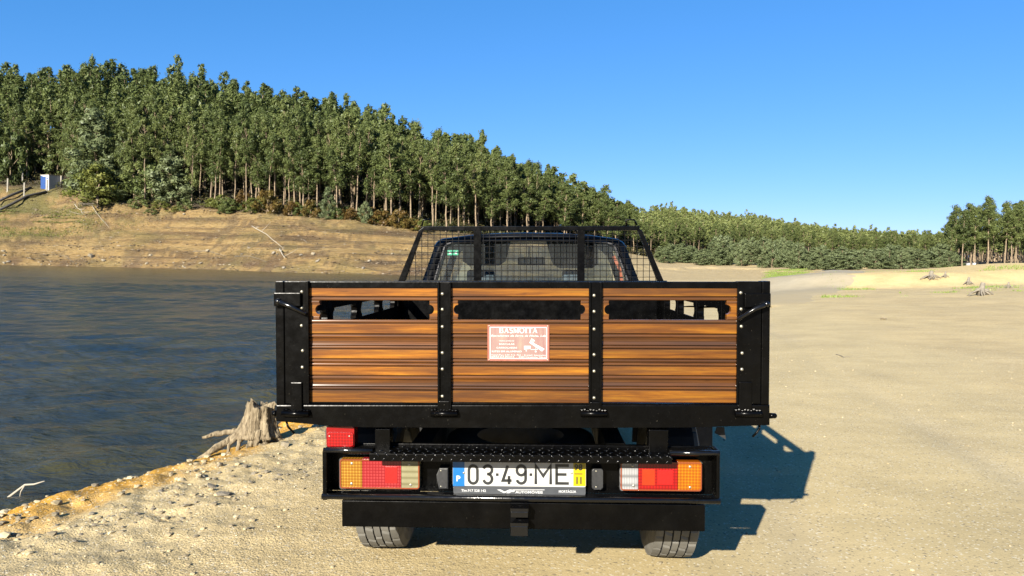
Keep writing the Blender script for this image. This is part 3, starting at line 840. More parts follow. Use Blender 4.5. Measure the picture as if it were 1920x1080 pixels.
def build_forest():
    protos = [make_euc('euc%d' % i, 100 + i, 20, b, w, int(nl * 1.9), 0.36, nc) for i, (b, w, nl, nc) in
              enumerate([(0.38, 2.5, 2600, 34), (0.44, 2.2, 2200, 28), (0.50, 2.0, 1900, 24), (0.33, 2.7, 2900, 38), (0.42, 2.3, 2300, 30), (0.26, 2.6, 3000, 40), (0.56, 1.9, 1600, 20), (0.14, 2.4, 3000, 42), (0.20, 2.6, 3000, 40)])]
    rng = np.random.default_rng(5)
    # jittered grid of planted positions
    sp = 3.3
    gx, gy = np.meshgrid(np.arange(-215, 330, sp), np.arange(96, 445, sp))
    X = (gx + rng.uniform(-1.2, 1.2, gx.shape)).ravel(); Y = (gy + rng.uniform(-1.2, 1.2, gx.shape)).ravel()
    a = np.arctan2(X, Y); r = np.hypot(X, Y); px = 960 + F_PX * np.tan(a)
    toeR, toeZ, edR, edZ, riR, riZ = tabs(a)
    t = r - edR
    keep = (px > -150) & (px < 2070) & (t > 0.8) & (r < riR + 9) & ~((px > 55) & (px < 122) & (t < 11))
    # thin out: right-hand stand beside the field is only a belt of trees
    right = px > 1772
    keep &= rng.random(len(X)) < np.where(t < 25, 0.80, np.where(r > 300, 0.62, 0.72))
    X, Y, a, r, px, t, riR = [q[keep] for q in (X, Y, a, r, px, t, riR)]
    # the low far hill is planted closer
    g2x, g2y = np.meshgrid(np.arange(30, 330, 2.75), np.arange(185, 445, 2.75))
    X2 = (g2x + rng.uniform(-1.1, 1.1, g2x.shape)).ravel(); Y2 = (g2y + rng.uniform(-1.1, 1.1, g2x.shape)).ravel()
    a2 = np.arctan2(X2, Y2); r2 = np.hypot(X2, Y2); p2_ = 960 + F_PX * np.tan(a2); tb2 = tabs(a2); t2 = r2 - tb2[2]
    k2 = (p2_ > 1215) & (p2_ < 1985) & (t2 > 0.8) & (r2 < tb2[4] + 8) & ~((p2_ > 1772) & (t2 < 30)) & (rng.random(len(X2)) < 0.62)
    k1 = ~((px > 1215) & ~((px > 1772) & (t < 30)))
    X, Y, a, r, px, t, riR = [np.concatenate([u[k1], w[k2]]) for u, w in ((X, X2), (Y, Y2), (a, a2), (r, r2), (px, p2_), (t, t2), (riR, tb2[4]))]
    Z = terrain(X, Y)
    right = (px > 1772) & (t < 30)
    # keep clear of the shed
    inframe = (px > -40) & (px < 1960)
    score = np.where(inframe, t + 0.055 * (r - 150), 999) - np.where(right & inframe, 30, 0)
    order = np.argsort(score)
    ind = order[:292]; rest = order[292:]
    looks = ['full-crowned', 'narrow-crowned', 'long-trunked', 'broad-crowned', 'even-crowned', 'low-crowned', 'bare-trunked', 'leafy-to-the-ground', 'low-branched']
    zones = [(60, 'left of the shed'), (360, 'behind the acacias by the shed'), (560, 'above the long bleached pole'), (800, 'behind the rusty bracken'), (985, 'left of the cab roof centre behind the guard rack'), (1170, 'where the steep hill runs down behind the cab')]
    for i in ind:
        pi = int(rng.integers(0, 7)) if px[i] > 360 or rng.random() < 0.35 else int(rng.integers(5, 9))
        p = protos[pi]; lk = looks[pi]
        row = 'in the first row' if t[i] < 5 else 'behind the first row'
        if right[i]:
            h = 0.46 + 0.18 * rng.random(); wv = 0.62 + 0.25 * rng.random()
            place_tree('eucalyptus_tree', p, (X[i], Y[i], Z[i]), rng.random() * 6.28, (wv, wv, h), '%s eucalyptus %s of the tree belt beyond the green field' % (lk, row), 'tree', 'trees of the belt beside the field, ' + lk)
        elif px[i] < 1170:
            zn = [z_ for q, z_ in zones if px[i] < q][0]
            if 'centre' in zn: zn = 'seen above the truck guard rack'
            h = (0.68 + 0.38 * rng.random()) * float(np.interp(px[i], [900, 1215], [1.0, 0.50])); wv = 0.8 + 0.35 * rng.random()
            if t[i] < 5: h *= 0.92
            place_tree('eucalyptus_tree', p, (X[i], Y[i], Z[i]), rng.random() * 6.28, (wv, wv, h), '%s tall eucalyptus %s %s' % (lk, row, zn), 'tree', 'eucalyptus rows above the bank, %s %s' % (lk, zn))
        else:
            h = 0.36 + 0.16 * rng.random(); wv = 0.52 + 0.2 * rng.random()
            place_tree('eucalyptus_tree', p, (X[i], Y[i], Z[i]), rng.random() * 6.28, (wv, wv, h), '%s slender eucalyptus %s above the acacia thicket of the low hill' % (lk, row), 'tree', 'eucalyptus rows of the low hill, ' + lk)
    # the rest of the wood reads as one mass
    def lib(n, nleaf, size, ncl, seed0, seg):
        out = []
        for i in range(n):
            g = np.random.default_rng(seed0 + i)
            c, rad, bend = euc_shape(g, 20, 0.34 + 0.2 * g.random(), 2.2 + 0.7 * g.random(), ncl)
            tr = tube_np([(0, 0, -0.4), (0.3 * bend[0], 0.3 * bend[1], 9), (bend[0], bend[1], 18.5)], [0.19, 0.13, 0.04], seg)
            lf = leaf_quads(c, rad, nleaf, size, g, 0.5, 1.15)
            V, Fq, T = cat([tr, lf]); mi = np.zeros(len(Fq), int); mi[:2 * len(tr[1])] = 1
            out.append((V, Fq, T, mi))
        return out
    near_lib = lib(9, 860, 0.73, 26, 300, 4); far_lib = lib(9, 165, 1.35, 12, 400, 3)
    def mass(name, sel, libs, label, hmin, hvar, wk=1.0):
        Vs, Fs, Ts, Ms = [], [], [], []; off = 0
        for i in sel:
            V, Fq, T, mi = libs[int(rng.integers(0, len(libs)))]
            f_ = float(np.interp(px[i], [950, 1215], [1.0, 0.52])) if wk == 1.0 else 1.0
            h = (hmin + hvar * rng.random()) * f_ * (0.76 + 0.34 * float(vnoise(X[i] * 0.07, Y[i] * 0.07, 77))); w = wk * (0.82 + 0.4 * rng.random()); q = rng.random() * 6.28
            if rng.random() < 0.05: h *= 1.16
            cq, sq = math.cos(q) * w, math.sin(q) * w
            W = np.stack([X[i] + V[:, 0] * cq - V[:, 1] * sq, Y[i] + V[:, 0] * sq + V[:, 1] * cq, Z[i] + V[:, 2] * h], -1)
            Vs.append(W); Fs.append(Fq + off); off += len(V)
            Ts.append(np.clip(T + rng.normal() * 0.16 + 0.5 * (float(vnoise(X[i] * 0.05, Y[i] * 0.05, 78)) - 0.5), 0, 1)); Ms.append(mi)
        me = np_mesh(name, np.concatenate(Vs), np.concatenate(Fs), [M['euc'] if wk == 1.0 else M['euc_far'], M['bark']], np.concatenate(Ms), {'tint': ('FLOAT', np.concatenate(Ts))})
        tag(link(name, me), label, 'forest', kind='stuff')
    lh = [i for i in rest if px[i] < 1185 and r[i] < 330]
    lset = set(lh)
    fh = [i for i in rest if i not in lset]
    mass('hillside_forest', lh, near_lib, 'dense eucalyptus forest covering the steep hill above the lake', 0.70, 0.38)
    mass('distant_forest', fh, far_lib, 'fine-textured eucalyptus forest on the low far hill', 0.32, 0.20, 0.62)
    print('trees', len(ind), len(lh), len(fh), flush=True)
build_forest()

def build_shrubs():
    rng = np.random.default_rng(9)
    ac = [make_acacia('acacia%d' % i, 500 + i, 10, 3.2, 5200, 0.36, 'acacia', 34) for i in range(3)]
    acl = [make_acacia('acacialow%d' % i, 520 + i, 6, 2.8, 3600, 0.34, 'acacia', 24, False) for i in range(3)]
    ol = [make_acacia('olive%d' % i, 540 + i, 4, 2.2, 2600, 0.26, 'bushy', 20, False) for i in range(2)]
    br = [make_acacia('brack%d' % i, 560 + i, 2, 1.6, 1400, 0.22, 'bracken', 14, False) for i in range(2)]
    dk = [make_acacia('dark%d' % i, 580 + i, 3, 2.0, 1900, 0.26, 'euc', 16, False) for i in range(2)]
    def put(name, proto, base_px, D, hpx, wpx, label, cat_, group=None, dz=0):
        """base at azimuth of the pixel column, at depth D, sized in pixels"""
        x = (base_px - 960) / F_PX * D
        z = tz(x, D) + dz
        H = hpx / F_PX * D; Wd = wpx / F_PX * D
        box_ = proto[1]
        co = np.empty(len(box_.vertices) * 3); box_.vertices.foreach_get('co', co); co = co.reshape(-1, 3)
        hx = co[:, 2].max(); wx = co[:, 0].max() - co[:, 0].min()
        place_tree(name, proto, (x, D, z - 0.1), rng.random() * 6.28, (Wd / wx, Wd / wx, H / hx), label, cat_, group)
    put('acacia_tree', ac[0], 178, 166, 172, 118, 'tall feathery blue-green acacia towering behind the olive bush by the shed', 'tree')
    put('acacia_tree', ac[1], 228, 167, 125, 70, 'dark feathery acacia pressed against the tallest acacia', 'tree')
    put('acacia_tree', acl[0], 320, 162, 96, 92, 'rounded blue-green acacia standing alone at the forest edge above the bank', 'tree')
    put('acacia_tree', ac[2], 613, 152, 66, 42, 'slim silvery-blue young acacia between eucalyptus trunks', 'tree')
    put('acacia_tree', acl[1], 684, 150.5, 46, 34, 'small grey-green acacia at the edge of the rusty bracken', 'tree')
    put('olive_bush', ol[0], 182, 161.5, 80, 104, 'bright olive-green bush next to the blue and white shed', 'bush')
    put('olive_bush', ol[1], 412, 158.5, 30, 40, 'low olive bush below the dark front of the forest', 'bush')
    put('olive_bush', ol[0], 470, 156.5, 30, 44, 'low olive bush beside the largest rusty bracken', 'bush')
    put('bracken_bush', br[0], 500, 156, 46, 62, 'large rusty orange bracken at the forest edge', 'bush')
    for px, D, h, w in ((545, 152, 30, 40), (580, 151, 36, 40), (655, 149, 28, 46), (715, 148, 32, 60), (745, 147, 38, 60), (770, 147, 26, 40), (452, 157, 36, 40), (690, 151, 30, 50), (630, 151, 30, 40)):
        put('bracken_bush', br[int(rng.integers(0, 2))], px, D + 2.5, h, w, 'rusty yellow bracken clump along the foot of the eucalyptus rows', 'bush', 'bracken clumps along the forest foot')
    for k in range(34):
        px = rng.uniform(250, 800); D = float(np.interp(px, [0, 400, 780], [164, 158, 150])) + rng.uniform(-1.5, 3)
        put('dark_shrub', (dk + ol)[int(rng.integers(0, 4))] if rng.random() < 0.8 else dk[0], px, D, rng.uniform(12, 26), rng.uniform(22, 40), 'small dark green shrub along the foot of the eucalyptus rows', 'bush', 'dark shrubs along the forest foot')
    for k in range(22):
        px = rng.uniform(-30, 360)
        if 40 < px < 150: continue
        put('leafy_tree', [ac[0], ac[1], dk[0], dk[1], acl[2], dk[0]][int(rng.integers(0, 6))], px, 166 + rng.uniform(0, 12) - 0.012 * px + (14 if px < 130 else 0), rng.uniform(45, 110), rng.uniform(50, 85), 'leafy understorey tree filling the forest front near the shed', 'tree', 'leafy trees of the forest front near the shed')
    for px in (-10, 20, 40, 108):
        put('dark_shrub', dk[int(rng.integers(0, 2))], px, 184 + rng.uniform(0, 3), rng.uniform(40, 80), rng.uniform(50, 80), 'dark leafy shrub in the shade behind the shed', 'bush', 'shrubs behind the shed')
    # acacia thicket along the base of the low hill
    for k in range(62):
        px = rng.uniform(1236, 1505)
        e = float(np.interp(px, [1236, 1400, 1500], [183, 172, 142]))
        D = e + rng.uniform(-7, 22); hh = rng.uniform(22, 46) * (0.8 + 0.5 * (px > 1330)); ww = rng.uniform(30, 52)
        put('acacia_tree', (acl + [ac[0]])[int(rng.integers(0, 4))], px, D, hh, ww, '%s grey-green acacia %s of the thicket along the low hill' % (('wide', 'tall') [int(hh > 38)] if ww > 40 else ('small', 'slim')[int(hh > 34)], 'at the front' if D < e + 3 else 'in the depth'), 'tree', 'acacias along the low hill')
    for k in range(75):
        px = rng.uniform(1500, 1785)
        e = float(np.interp(px, [1500, 1560, 1650, 1785], [138, 114, 118, 130]))
        D = e + rng.uniform(0, 45); hh = rng.uniform(26, 56) * (e / D) ** 1.6; ww = rng.uniform(36, 60)
        put('acacia_tree', (acl + [ac[1]])[int(rng.integers(0, 4))], px, D, hh, ww, '%s soft acacia %s of the thicket where the road ends' % (('wide', 'tall') [int(hh > 38)] if ww > 50 else ('small', 'slim')[int(hh > 36)], 'at the front' if D < e + 12 else 'in the depth'), 'tree', 'acacias where the road ends')
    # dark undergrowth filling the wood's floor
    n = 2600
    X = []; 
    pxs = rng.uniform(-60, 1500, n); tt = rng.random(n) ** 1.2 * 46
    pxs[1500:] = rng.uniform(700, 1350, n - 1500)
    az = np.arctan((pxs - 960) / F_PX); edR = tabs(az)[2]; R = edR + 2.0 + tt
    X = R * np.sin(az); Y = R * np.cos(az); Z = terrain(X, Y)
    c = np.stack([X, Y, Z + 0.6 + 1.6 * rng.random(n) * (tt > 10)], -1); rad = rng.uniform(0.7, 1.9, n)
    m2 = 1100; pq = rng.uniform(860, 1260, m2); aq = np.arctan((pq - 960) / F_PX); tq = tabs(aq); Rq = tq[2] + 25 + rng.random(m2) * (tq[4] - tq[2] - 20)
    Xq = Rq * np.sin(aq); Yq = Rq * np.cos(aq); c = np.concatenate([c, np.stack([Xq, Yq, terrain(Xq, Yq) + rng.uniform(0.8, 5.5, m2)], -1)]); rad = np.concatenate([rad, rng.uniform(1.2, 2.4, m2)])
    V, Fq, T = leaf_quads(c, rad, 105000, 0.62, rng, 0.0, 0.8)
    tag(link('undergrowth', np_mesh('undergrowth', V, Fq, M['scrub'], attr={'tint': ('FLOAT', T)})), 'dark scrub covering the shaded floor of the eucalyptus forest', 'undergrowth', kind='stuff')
build_shrubs()

def build_grass():
    rng = np.random.default_rng(11)
    def blades(name, P, hmin, hmax, label, w=0.02, mat='grass'):
        n = len(P)
        a = rng.random(n) * 6.28; h = rng.uniform(hmin, hmax, n); ln = rng.normal(size=(n, 2)) * 0.35 * h[:, None]
        ww = w * (0.6 + 0.8 * rng.random(n))
        V = np.stack([P + np.stack([np.cos(a) * ww, np.sin(a) * ww, 0 * a], -1), P - np.stack([np.cos(a) * ww, np.sin(a) * ww, 0 * a], -1), P + np.stack([ln[:, 0], ln[:, 1], h], -1)], 1).reshape(-1, 3)
        tag(link(name, np_mesh(name, V, np.arange(3 * n).reshape(n, 3), M[mat], attr={'tint': ('FLOAT', np.repeat(rng.random(n), 3))})), label, 'grass', kind='stuff')
    def field(n, p0, p1, d0, d1, dens):
        px = rng.uniform(p0, p1, n); D = rng.uniform(d0, d1, n); X = (px - 960) / F_PX * D
        k = dens(px, D, X); k = rng.random(n) < k
        X, D = X[k], D[k]
        return np.stack([X, D, terrain(X, D) - 0.01], -1)
    P = field(60000, 1585, 2050, 52, 104, lambda p, d, x: sstep(1585, 1680, p) * sstep(52, 62, d) * sstep(104, 84, d) * sstep(0.36, 0.52, fbm(x * 0.2, d * 0.12, 3, 78)))
    blades('grass', P, 0.10, 0.30, 'green grass of the field below the tree belt', 0.035)
    P = field(24000, 1425, 1530, 56, 140, lambda p, d, x: sstep(1425, 1450, p) * sstep(1530, 1490, p))
    blades('grass', P, 0.08, 0.22, 'green grass between the road and the acacia thicket', 0.035)
    P = field(26000, 1540, 1960, 30, 52, lambda p, d, x: 0.9 * sstep(0.60, 0.68, fbm(x * 0.45, d * 0.45, 4, 92)))
    blades('grass', P, 0.04, 0.14, 'sparse green tufts on the sand around the dead roots', 0.018)
    P = field(26000, -80, 330, 152, 167, lambda p, d, x: sstep(330, 120, p) * sstep(152, 160, d) * sstep(0.45, 0.62, fbm(x * 0.12, d * 0.2, 3, 94)))
    blades('grass', P, 0.15, 0.4, 'dry olive grass on the upper bank around the fence posts', 0.05, 'bushy')
build_grass()

# ------------------------------------------------------------------ the truck
T_MAT = Matrix.Translation((0.04, 2.82, 0.0)) @ Matrix.Rotation(math.radians(-2.2), 4, 'Z') @ Matrix.Rotation(-ROLL, 4, 'Y')
T_INV = T_MAT.inverted()
_lc = T_INV @ CAM_P
def loc(px, py, yl=0.0):
    """pixel -> truck-local (x, z) on the cross plane y = yl"""
    d = T_INV.to_3x3() @ pix_dir(px, py)
    k = (yl - _lc.y) / d.y
    p = _lc + d * k
    return p.x, p.z
def rect(x0, y0, x1, y1, yl=0.0):
    a = loc(x0, (y0 + y1) / 2, yl)[0]; b = loc(x1, (y0 + y1) / 2, yl)[0]
    c = loc((x0 + x1) / 2, y0, yl)[1]; d = loc((x0 + x1) / 2, y1, yl)[1]
    return a, b, d, c          # x0,x1,z0,z1
def pbox(bm, x0, y0, x1, y1, ya, yb, bev=0.003, mat=0):
    a, b, c, d = rect(x0, y0, x1, y1, ya)
    box(bm, a, b, ya, yb, c, d, bev, mat)

def text_obj(name, body, x, z, h, y, mat, parent, align='LEFT', w=None, shear=0.0, thick=0.0008, bold=0.0):
    cu = bpy.data.curves.new(name, 'FONT'); cu.body = body; cu.size = 1.0; cu.shear = shear; cu.resolution_u = 2
    cu.offset = bold
    ob = bpy.data.objects.new(name, cu); COL.objects.link(ob)
    dg = bpy.context.evaluated_depsgraph_get(); dg.update()
    me = bpy.data.meshes.new_from_object(ob.evaluated_get(dg))
    bpy.data.objects.remove(ob); bpy.data.curves.remove(cu)
    co = np.empty(len(me.vertices) * 3, np.float32); me.vertices.foreach_get('co', co); co = co.reshape(-1, 3)
    x0, x1 = co[:, 0].min(), co[:, 0].max(); cap = 0.70
    sz = h / cap; sx = sz if w is None else w / (x1 - x0)
    ox = {'LEFT': x0, 'CENTER': (x0 + x1) / 2, 'RIGHT': x1}[align]
    out = np.stack([(co[:, 0] - ox) * sx, np.zeros(len(co)), co[:, 1] * sz], -1)
    me.vertices.foreach_set('co', out.astype(np.float32).ravel()); me.update()
    me.materials.clear(); me.materials.append(mat)
    o = link(name, me, parent); o.location = (x, y, z)
    return o

def lathe_x(bm, prof, seg, cx=0, mats=None):
    """profile (x, r) turned about the local X axis"""
    rings = []
    for k in range(seg):
        a = 2 * math.pi * k / seg
        rings.append([bm.verts.new((cx + x, r * math.cos(a), r * math.sin(a))) for x, r in prof])
    for k in range(seg):
        A, B = rings[k], rings[(k + 1) % seg]
        for i in range(len(prof) - 1):
            f = bm.faces.new((A[i], B[i], B[i + 1], A[i + 1])); f.smooth = False
            if mats: f.material_index = mats[i]
    return rings

def build_truck():
    truck = empty('pickup_truck'); truck.matrix_world = T_MAT
    tag(truck, 'black dropside pickup truck with varnished wooden plank tailgate, seen from behind', 'truck')
    B = M['black']
    def part(name, parent=None): return empty(name, parent=parent or truck)
    def bx_part(name, args, parent=truck, mat=B, bev=0.003):
        bm = bmesh.new(); pbox(bm, *args, bev=bev); return fin(name, bm, mat, parent)
    # ============ tailgate
    tg = bx_part('tailgate', (578, 528, 1384, 540.5, 0.004, 0.036))           # top rail is the carrier mesh
    tag(tg, 'tailgate of dark metal posts and varnished planks')
    # centre channel posts and end plates
    for (x0, x1) in ((820, 845.5), (1104, 1128.5)):
        bm = bmesh.new()
        pbox(bm, x0, 529, x0 + 4, 777, -0.010, 0.034, 0.0015); pbox(bm, x1 - 4, 529, x1, 777, -0.010, 0.034, 0.0015)
        pbox(bm, x0 + 3.6, 530, x1 - 3.6, 776, -0.0005, 0.030, 0.001)
        fin('post', bm, B, tg)
    for (x0, x1, s) in ((534, 578, -1), (1382, 1427, 1)):
        bm = bmesh.new(); pbox(bm, x0, 527.5, x1, 757, -0.004, 0.030, 0.002)
        if s < 0: pbox(bm, x1 - 4.5, 527, x1 + 0.5, 757, -0.014, 0.004, 0.0012)
        fin('end_plate', bm, B, tg)
    bm = bmesh.new(); pbox(bm, 578, 755.5, 1384, 759, 0.006, 0.034, 0.001); fin('bottom_rail', bm, B, tg)
    # planks: profile (pixel row, recess in mm)
    planks = [
        [(540.3, 1), (541, 0), (555.2, 0), (556.3, 4.5), (557.4, 4.5), (558.2, 1), (559.5, 0), (561.5, 0), (562.8, 1.5), (563.2, 3)],
        [(600, 3), (600.6, .8), (602, 0), (604, 0), (605, 1.2), (605.8, 4), (606.6, 4), (607.3, .3), (608, 0), (625, 0), (626.2, 5), (627.2, 5), (628, .8), (630, 0), (632.4, .6), (633.6, 4), (634.4, 4), (635.2, .8), (637.5, 2.6), (640.4, 3.2)],
        [(640.8, 3.2), (644.5, 2.4), (646.8, .8), (647.6, 4.5), (648.5, 4.5), (649.2, .8), (651, 0), (653, .6), (653.8, 4.5), (654.7, 4.5), (655.4, .2), (656, 0), (672, 0), (673, 4.5), (674, 4.5), (674.8, .7), (676.5, 0), (678.8, 1.2), (679.4, 4)],
        [(679.8, 5), (681, 5), (681.8, .8), (683.3, 0), (685, .6), (685.9, 4.5), (686.8, 4.5), (687.5, .2), (688, 0), (703, 0), (704, 4.5), (705, 4.5), (705.8, .7), (708, 0), (710.3, .6), (711.2, 4.3), (712, 4.3), (712.8, .8), (715.5, 2.6), (717.6, 3)],
        [(718, 3), (721.5, 2.2), (723.6, .8), (724.5, 4.5), (725.3, 4.5), (726.1, .7), (728, 0), (729.8, .6), (730.6, 4.5), (731.5, 4.5), (732.2, .2), (733, 0), (754, 0), (755, 1.5)]]
    spans = ((579.6, 820.4), (845.2, 1104.2), (1128.2, 1382.4))
    ypl = 0.006
    def extr(bm, xa, xb, prof, zfun, th=0.024):
        # prof top->bottom; build solid bar
        loopA = []; loopB = []
        for (py, d) in prof:
            z = zfun(py); d = d * 1.7 if d > 3.3 else d; loopA.append((xa, ypl + d / 1000, z)); loopB.append((xb, ypl + d / 1000, z))
        zt, zb = loopA[0][2], loopA[-1][2]
        for L, x in ((loopA, xa), (loopB, xb)):
            L += [(x, ypl + th, zb), (x, ypl + th, zt)]
        A = [bm.verts.new(p) for p in loopA]; Bv = [bm.verts.new(p) for p in loopB]
        n = len(A)
        for i in range(n):
            f_ = bm.faces.new((A[i], A[(i + 1) % n], Bv[(i + 1) % n], Bv[i]))
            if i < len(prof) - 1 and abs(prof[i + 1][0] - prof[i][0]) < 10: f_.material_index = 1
        bm.faces.new(A[::-1]); bm.faces.new(Bv)
    for (x0, x1) in spans:
        for pr in planks:
            bm = bmesh.new()
            xa = loc(x0, 650, ypl)[0]; xb = loc(x1, 650, ypl)[0]; xm = (x0 + x1) / 2
            extr(bm, xa, xb, pr, lambda py: loc(xm, py, ypl)[1])
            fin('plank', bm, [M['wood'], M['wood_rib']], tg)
        # slot end blocks with a round notch
        for side in (0, 1):
            sgn = 1 if side == 0 else -1
            xe = x0 if side == 0 else x1
            wpx = 19.5 if (side == 0 and x0 < 600) or (side == 1 and x1 > 1300) else 13.5 if side == 0 else 15
            pts = []
            zt = loc(xe, 563.6, ypl)[1]; zb = loc(xe, 599.6, ypl)[1]; zc = loc(xe, 580.5, ypl)[1]
            xi = loc(xe + sgn * wpx, 580, ypl)[0]; xo = loc(xe, 580, ypl)[0]
            R = abs(loc(xe, 571.5, ypl)[1] - zc)
            poly = [(xo, zb), (xo, zt), (xi, zt), (xi, zc + R)]
            for k in range(1, 12):
                a = math.pi * k / 12
                poly.append((xi - sgn * R * math.sin(a) * 0.92, zc + R * math.cos(a)))
            poly += [(xi, zc - R), (xi, zb)]
            bm = bmesh.new(); prism(bm, poly, ypl + 0.002, ypl + 0.024); fin('slot_block', bm, M['wood'], tg)
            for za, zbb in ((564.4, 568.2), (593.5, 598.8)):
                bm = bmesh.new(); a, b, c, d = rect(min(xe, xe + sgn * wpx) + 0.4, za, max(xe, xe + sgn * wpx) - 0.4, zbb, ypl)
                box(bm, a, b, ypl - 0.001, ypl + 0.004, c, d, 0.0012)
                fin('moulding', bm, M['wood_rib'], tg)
    # bolts
    bolt_me = None
    def bolt(px, py, y, parent, r=0.0066):
        nonlocal bolt_me
        if bolt_me is None:
            bm = bmesh.new()
            for rr, yy, zz in (): pass
            prof = [(1.0, 0.0), (1.0, -0.25), (0.82, -0.55), (0.45, -0.78), (0.0, -0.85)]
            rings = [[bm.verts.new((q * math.cos(2 * math.pi * k / 10), yy, q * math.sin(2 * math.pi * k / 10))) for k in range(10)] for q, yy in prof[:-1]]
            tip = bm.verts.new((0, prof[-1][1], 0))
            for i in range(len(rings) - 1):
                for k in range(10): bm.faces.new((rings[i][k], rings[i][(k + 1) % 10], rings[i + 1][(k + 1) % 10], rings[i + 1][k])).smooth = True
            for k in range(10): bm.faces.new((rings[-1][k], rings[-1][(k + 1) % 10], tip)).smooth = True
            bmesh.ops.recalc_face_normals(bm, faces=bm.faces)
            bolt_me = bpy.data.meshes.new('bolt'); bm.to_mesh(bolt_me); bm.free(); bolt_me.materials.append(M['bolt'])
        o = bpy.data.objects.new('bolt', bolt_me); COL.objects.link(o); o.parent = parent
        x, z = loc(px, py, y); o.location = (x, y + 0.001, z); o.scale = (r, r, r)
    for py in (551, 580, 612.5, 661.5, 692, 743): bolt(829.5, py, -0.0005, tg)
    for py in (554, 584, 617, 665, 696, 746): bolt(1114, py, -0.0005, tg)
    for px, py in ((566, 547), (566, 577), (565.5, 610.5), (567.5, 657.5), (567, 688.5)): bolt(px, py, -0.004, tg)
    for px, py in ((1389, 549), (1389.5, 579.5), (1390, 612), (1391.5, 662), (1391, 692.5)): bolt(px, py, -0.004, tg)
    # hinges: strap plus rolled pin
    for (x0, x1, yt, s0, s1, yb) in ((529, 580, 717, 545, 566, 774), (808, 858, 752, 823, 842.5, 777), (1089, 1138, 754, 1107, 1125.5, 778), (1378, 1428, 716, 1386, 1410, 775)):
        bm = bmesh.new()
        a, b, c, d = rect(s0, yt, s1, yb, -0.012); box(bm, a, b, -0.013, -0.001, c, d, 0.003)
        xa, z = loc(x0, 775.5, -0.012); xb, _ = loc(x1, 775.5, -0.012)
        tube(bm, [(xa, -0.015, z), (xb, -0.015, z)], 0.0115, 12)
        # lumpy weld
        for k in range(9):
            f = (k + 0.5) / 9; xx = xa + (xb - xa) * f
            bmesh.ops.create_icosphere(bm, subdivisions=1, radius=0.0075, matrix=Matrix.Translation((xx, -0.008, z + 0.013 + 0.003 * math.sin(k * 2.3))) @ Matrix.Diagonal((1.1, 1, 0.7, 1)))
        fin('hinge', bm, B, tg)
    # ============ rear sill of the bed
    bm = bmesh.new()
    pts = [(517.5, 759.5), (1443.5, 759.5), (1443.5, 797.5), (1300, 801.5), (980, 802.5), (680, 801), (605, 797.5), (517.5, 790)]
    prism(bm, [loc(px, py, -0.002) for px, py in pts], -0.002, 0.07, 0.004)
    fin('rear_sill', bm, B, truck)
    # corner posts of the bed
    for (x0, x1) in ((517, 532.5), (1428.5, 1443.5)):
        bm = bmesh.new(); pbox(bm, x0, 527, x1, 759, 0.002, 0.062, 0.003); fin('corner_post', bm, B, truck)
    # latches with lever
    for nm, rc, p0, p1, mid in (('latch', (513, 549, 563, 574.5), (522, 565), (573, 589), (546, 575)), ('latch', (1396.5, 550, 1445.5, 576.5), (1437, 570), (1384, 599), (1416, 579))):
        bm = bmesh.new(); pbox(bm, *rc, -0.020, -0.0065, 0.003); lt = fin(nm, bm, B, truck)
        bm = bmesh.new(); A = loc(*p0, -0.03); Mi = loc(*mid, -0.036); E = loc(*p1, -0.030)
        tube(bm, [(A[0], -0.019, A[1]), (A[0], -0.032, A[1]), (Mi[0], -0.036, Mi[1]), (E[0], -0.030, E[1])], [0.011, 0.0095, 0.0085, 0.0075], 10)
        bmesh.ops.create_icosphere(bm, subdivisions=2, radius=0.012, matrix=Matrix.Translation((A[0], -0.032, A[1])))
        fin('lever', bm, M['gloss'], lt, smooth=True)
    bm = bmesh.new(); x, z = loc(1443, 779, 0.02); tube(bm, [(x - 0.002, 0.015, z), (x + 0.016, 0.015, z)], [0.011, 0.010], 12)
    bmesh.ops.create_icosphere(bm, subdivisions=2, radius=0.0105, matrix=Matrix.Translation((x + 0.016, 0.015, z)))
    fin('pivot_pin', bm, B, truck, smooth=True)
    bm = bmesh.new(); x, z = loc(518, 775, 0.02); tube(bm, [(x + 0.002, 0.015, z), (x - 0.012, 0.015, z)], [0.013, 0.010], 12); fin('pivot_pin', bm, B, truck, smooth=True)
    for pts in (((537, 790), (540, 800), (552, 813)), ((1424, 796), (1424, 803), (1419, 811), (1411, 819))):
        bm = bmesh.new(); P = [loc(*p, 0.03) for p in pts]; tube(bm, [(a, 0.03, b) for a, b in P], 0.0042, 8); fin('rope_hook', bm, B, truck, smooth=True)
    # ============ sign on the tailgate
    ys = ypl - 0.0035
    X0, X1, Z0, Z1 = rect(915, 609, 1029, 677, ys)
    sg = empty('maker_sign', parent=tg)  # replaced below by a mesh carrier
    bpy.data.objects.remove(sg)
    bm = bmesh.new(); prism(bm, rrect(X0, X1, Z0, Z1, 0.006), ys, ypl + 0.0005, 0.0006); sg = fin('maker_sign', bm, M['sign'], tg)
    tag(sg, 'faded pink sign with white lettering and a tipper truck drawing')
    W, Hh = X1 - X0, Z1 - Z0
    def SX(u): return X0 + W * u
    def SZ(v): return Z1 - Hh * v
    yt = ys - 0.0006
    bm = bmesh.new()
    ribbon(bm, [(SX(.005), SZ(.025)), (SX(.995), SZ(.025)), (SX(.995), SZ(.975)), (SX(.005), SZ(.975))], 0.006, ys - 0.0004, ys + 0.0004, True)
    fin('red_border', bm, M['sign_edge'], sg)
    bm = bmesh.new()
    ribbon(bm, [(SX(.035), SZ(.07)), (SX(.965), SZ(.07)), (SX(.965), SZ(.93)), (SX(.035), SZ(.93))], 0.0022, ys - 0.0004, ys + 0.0004, True)
    fin('white_border', bm, M['white_print'], sg)
    # serif lettering BASMOITA
    lh = 0.148 * Hh
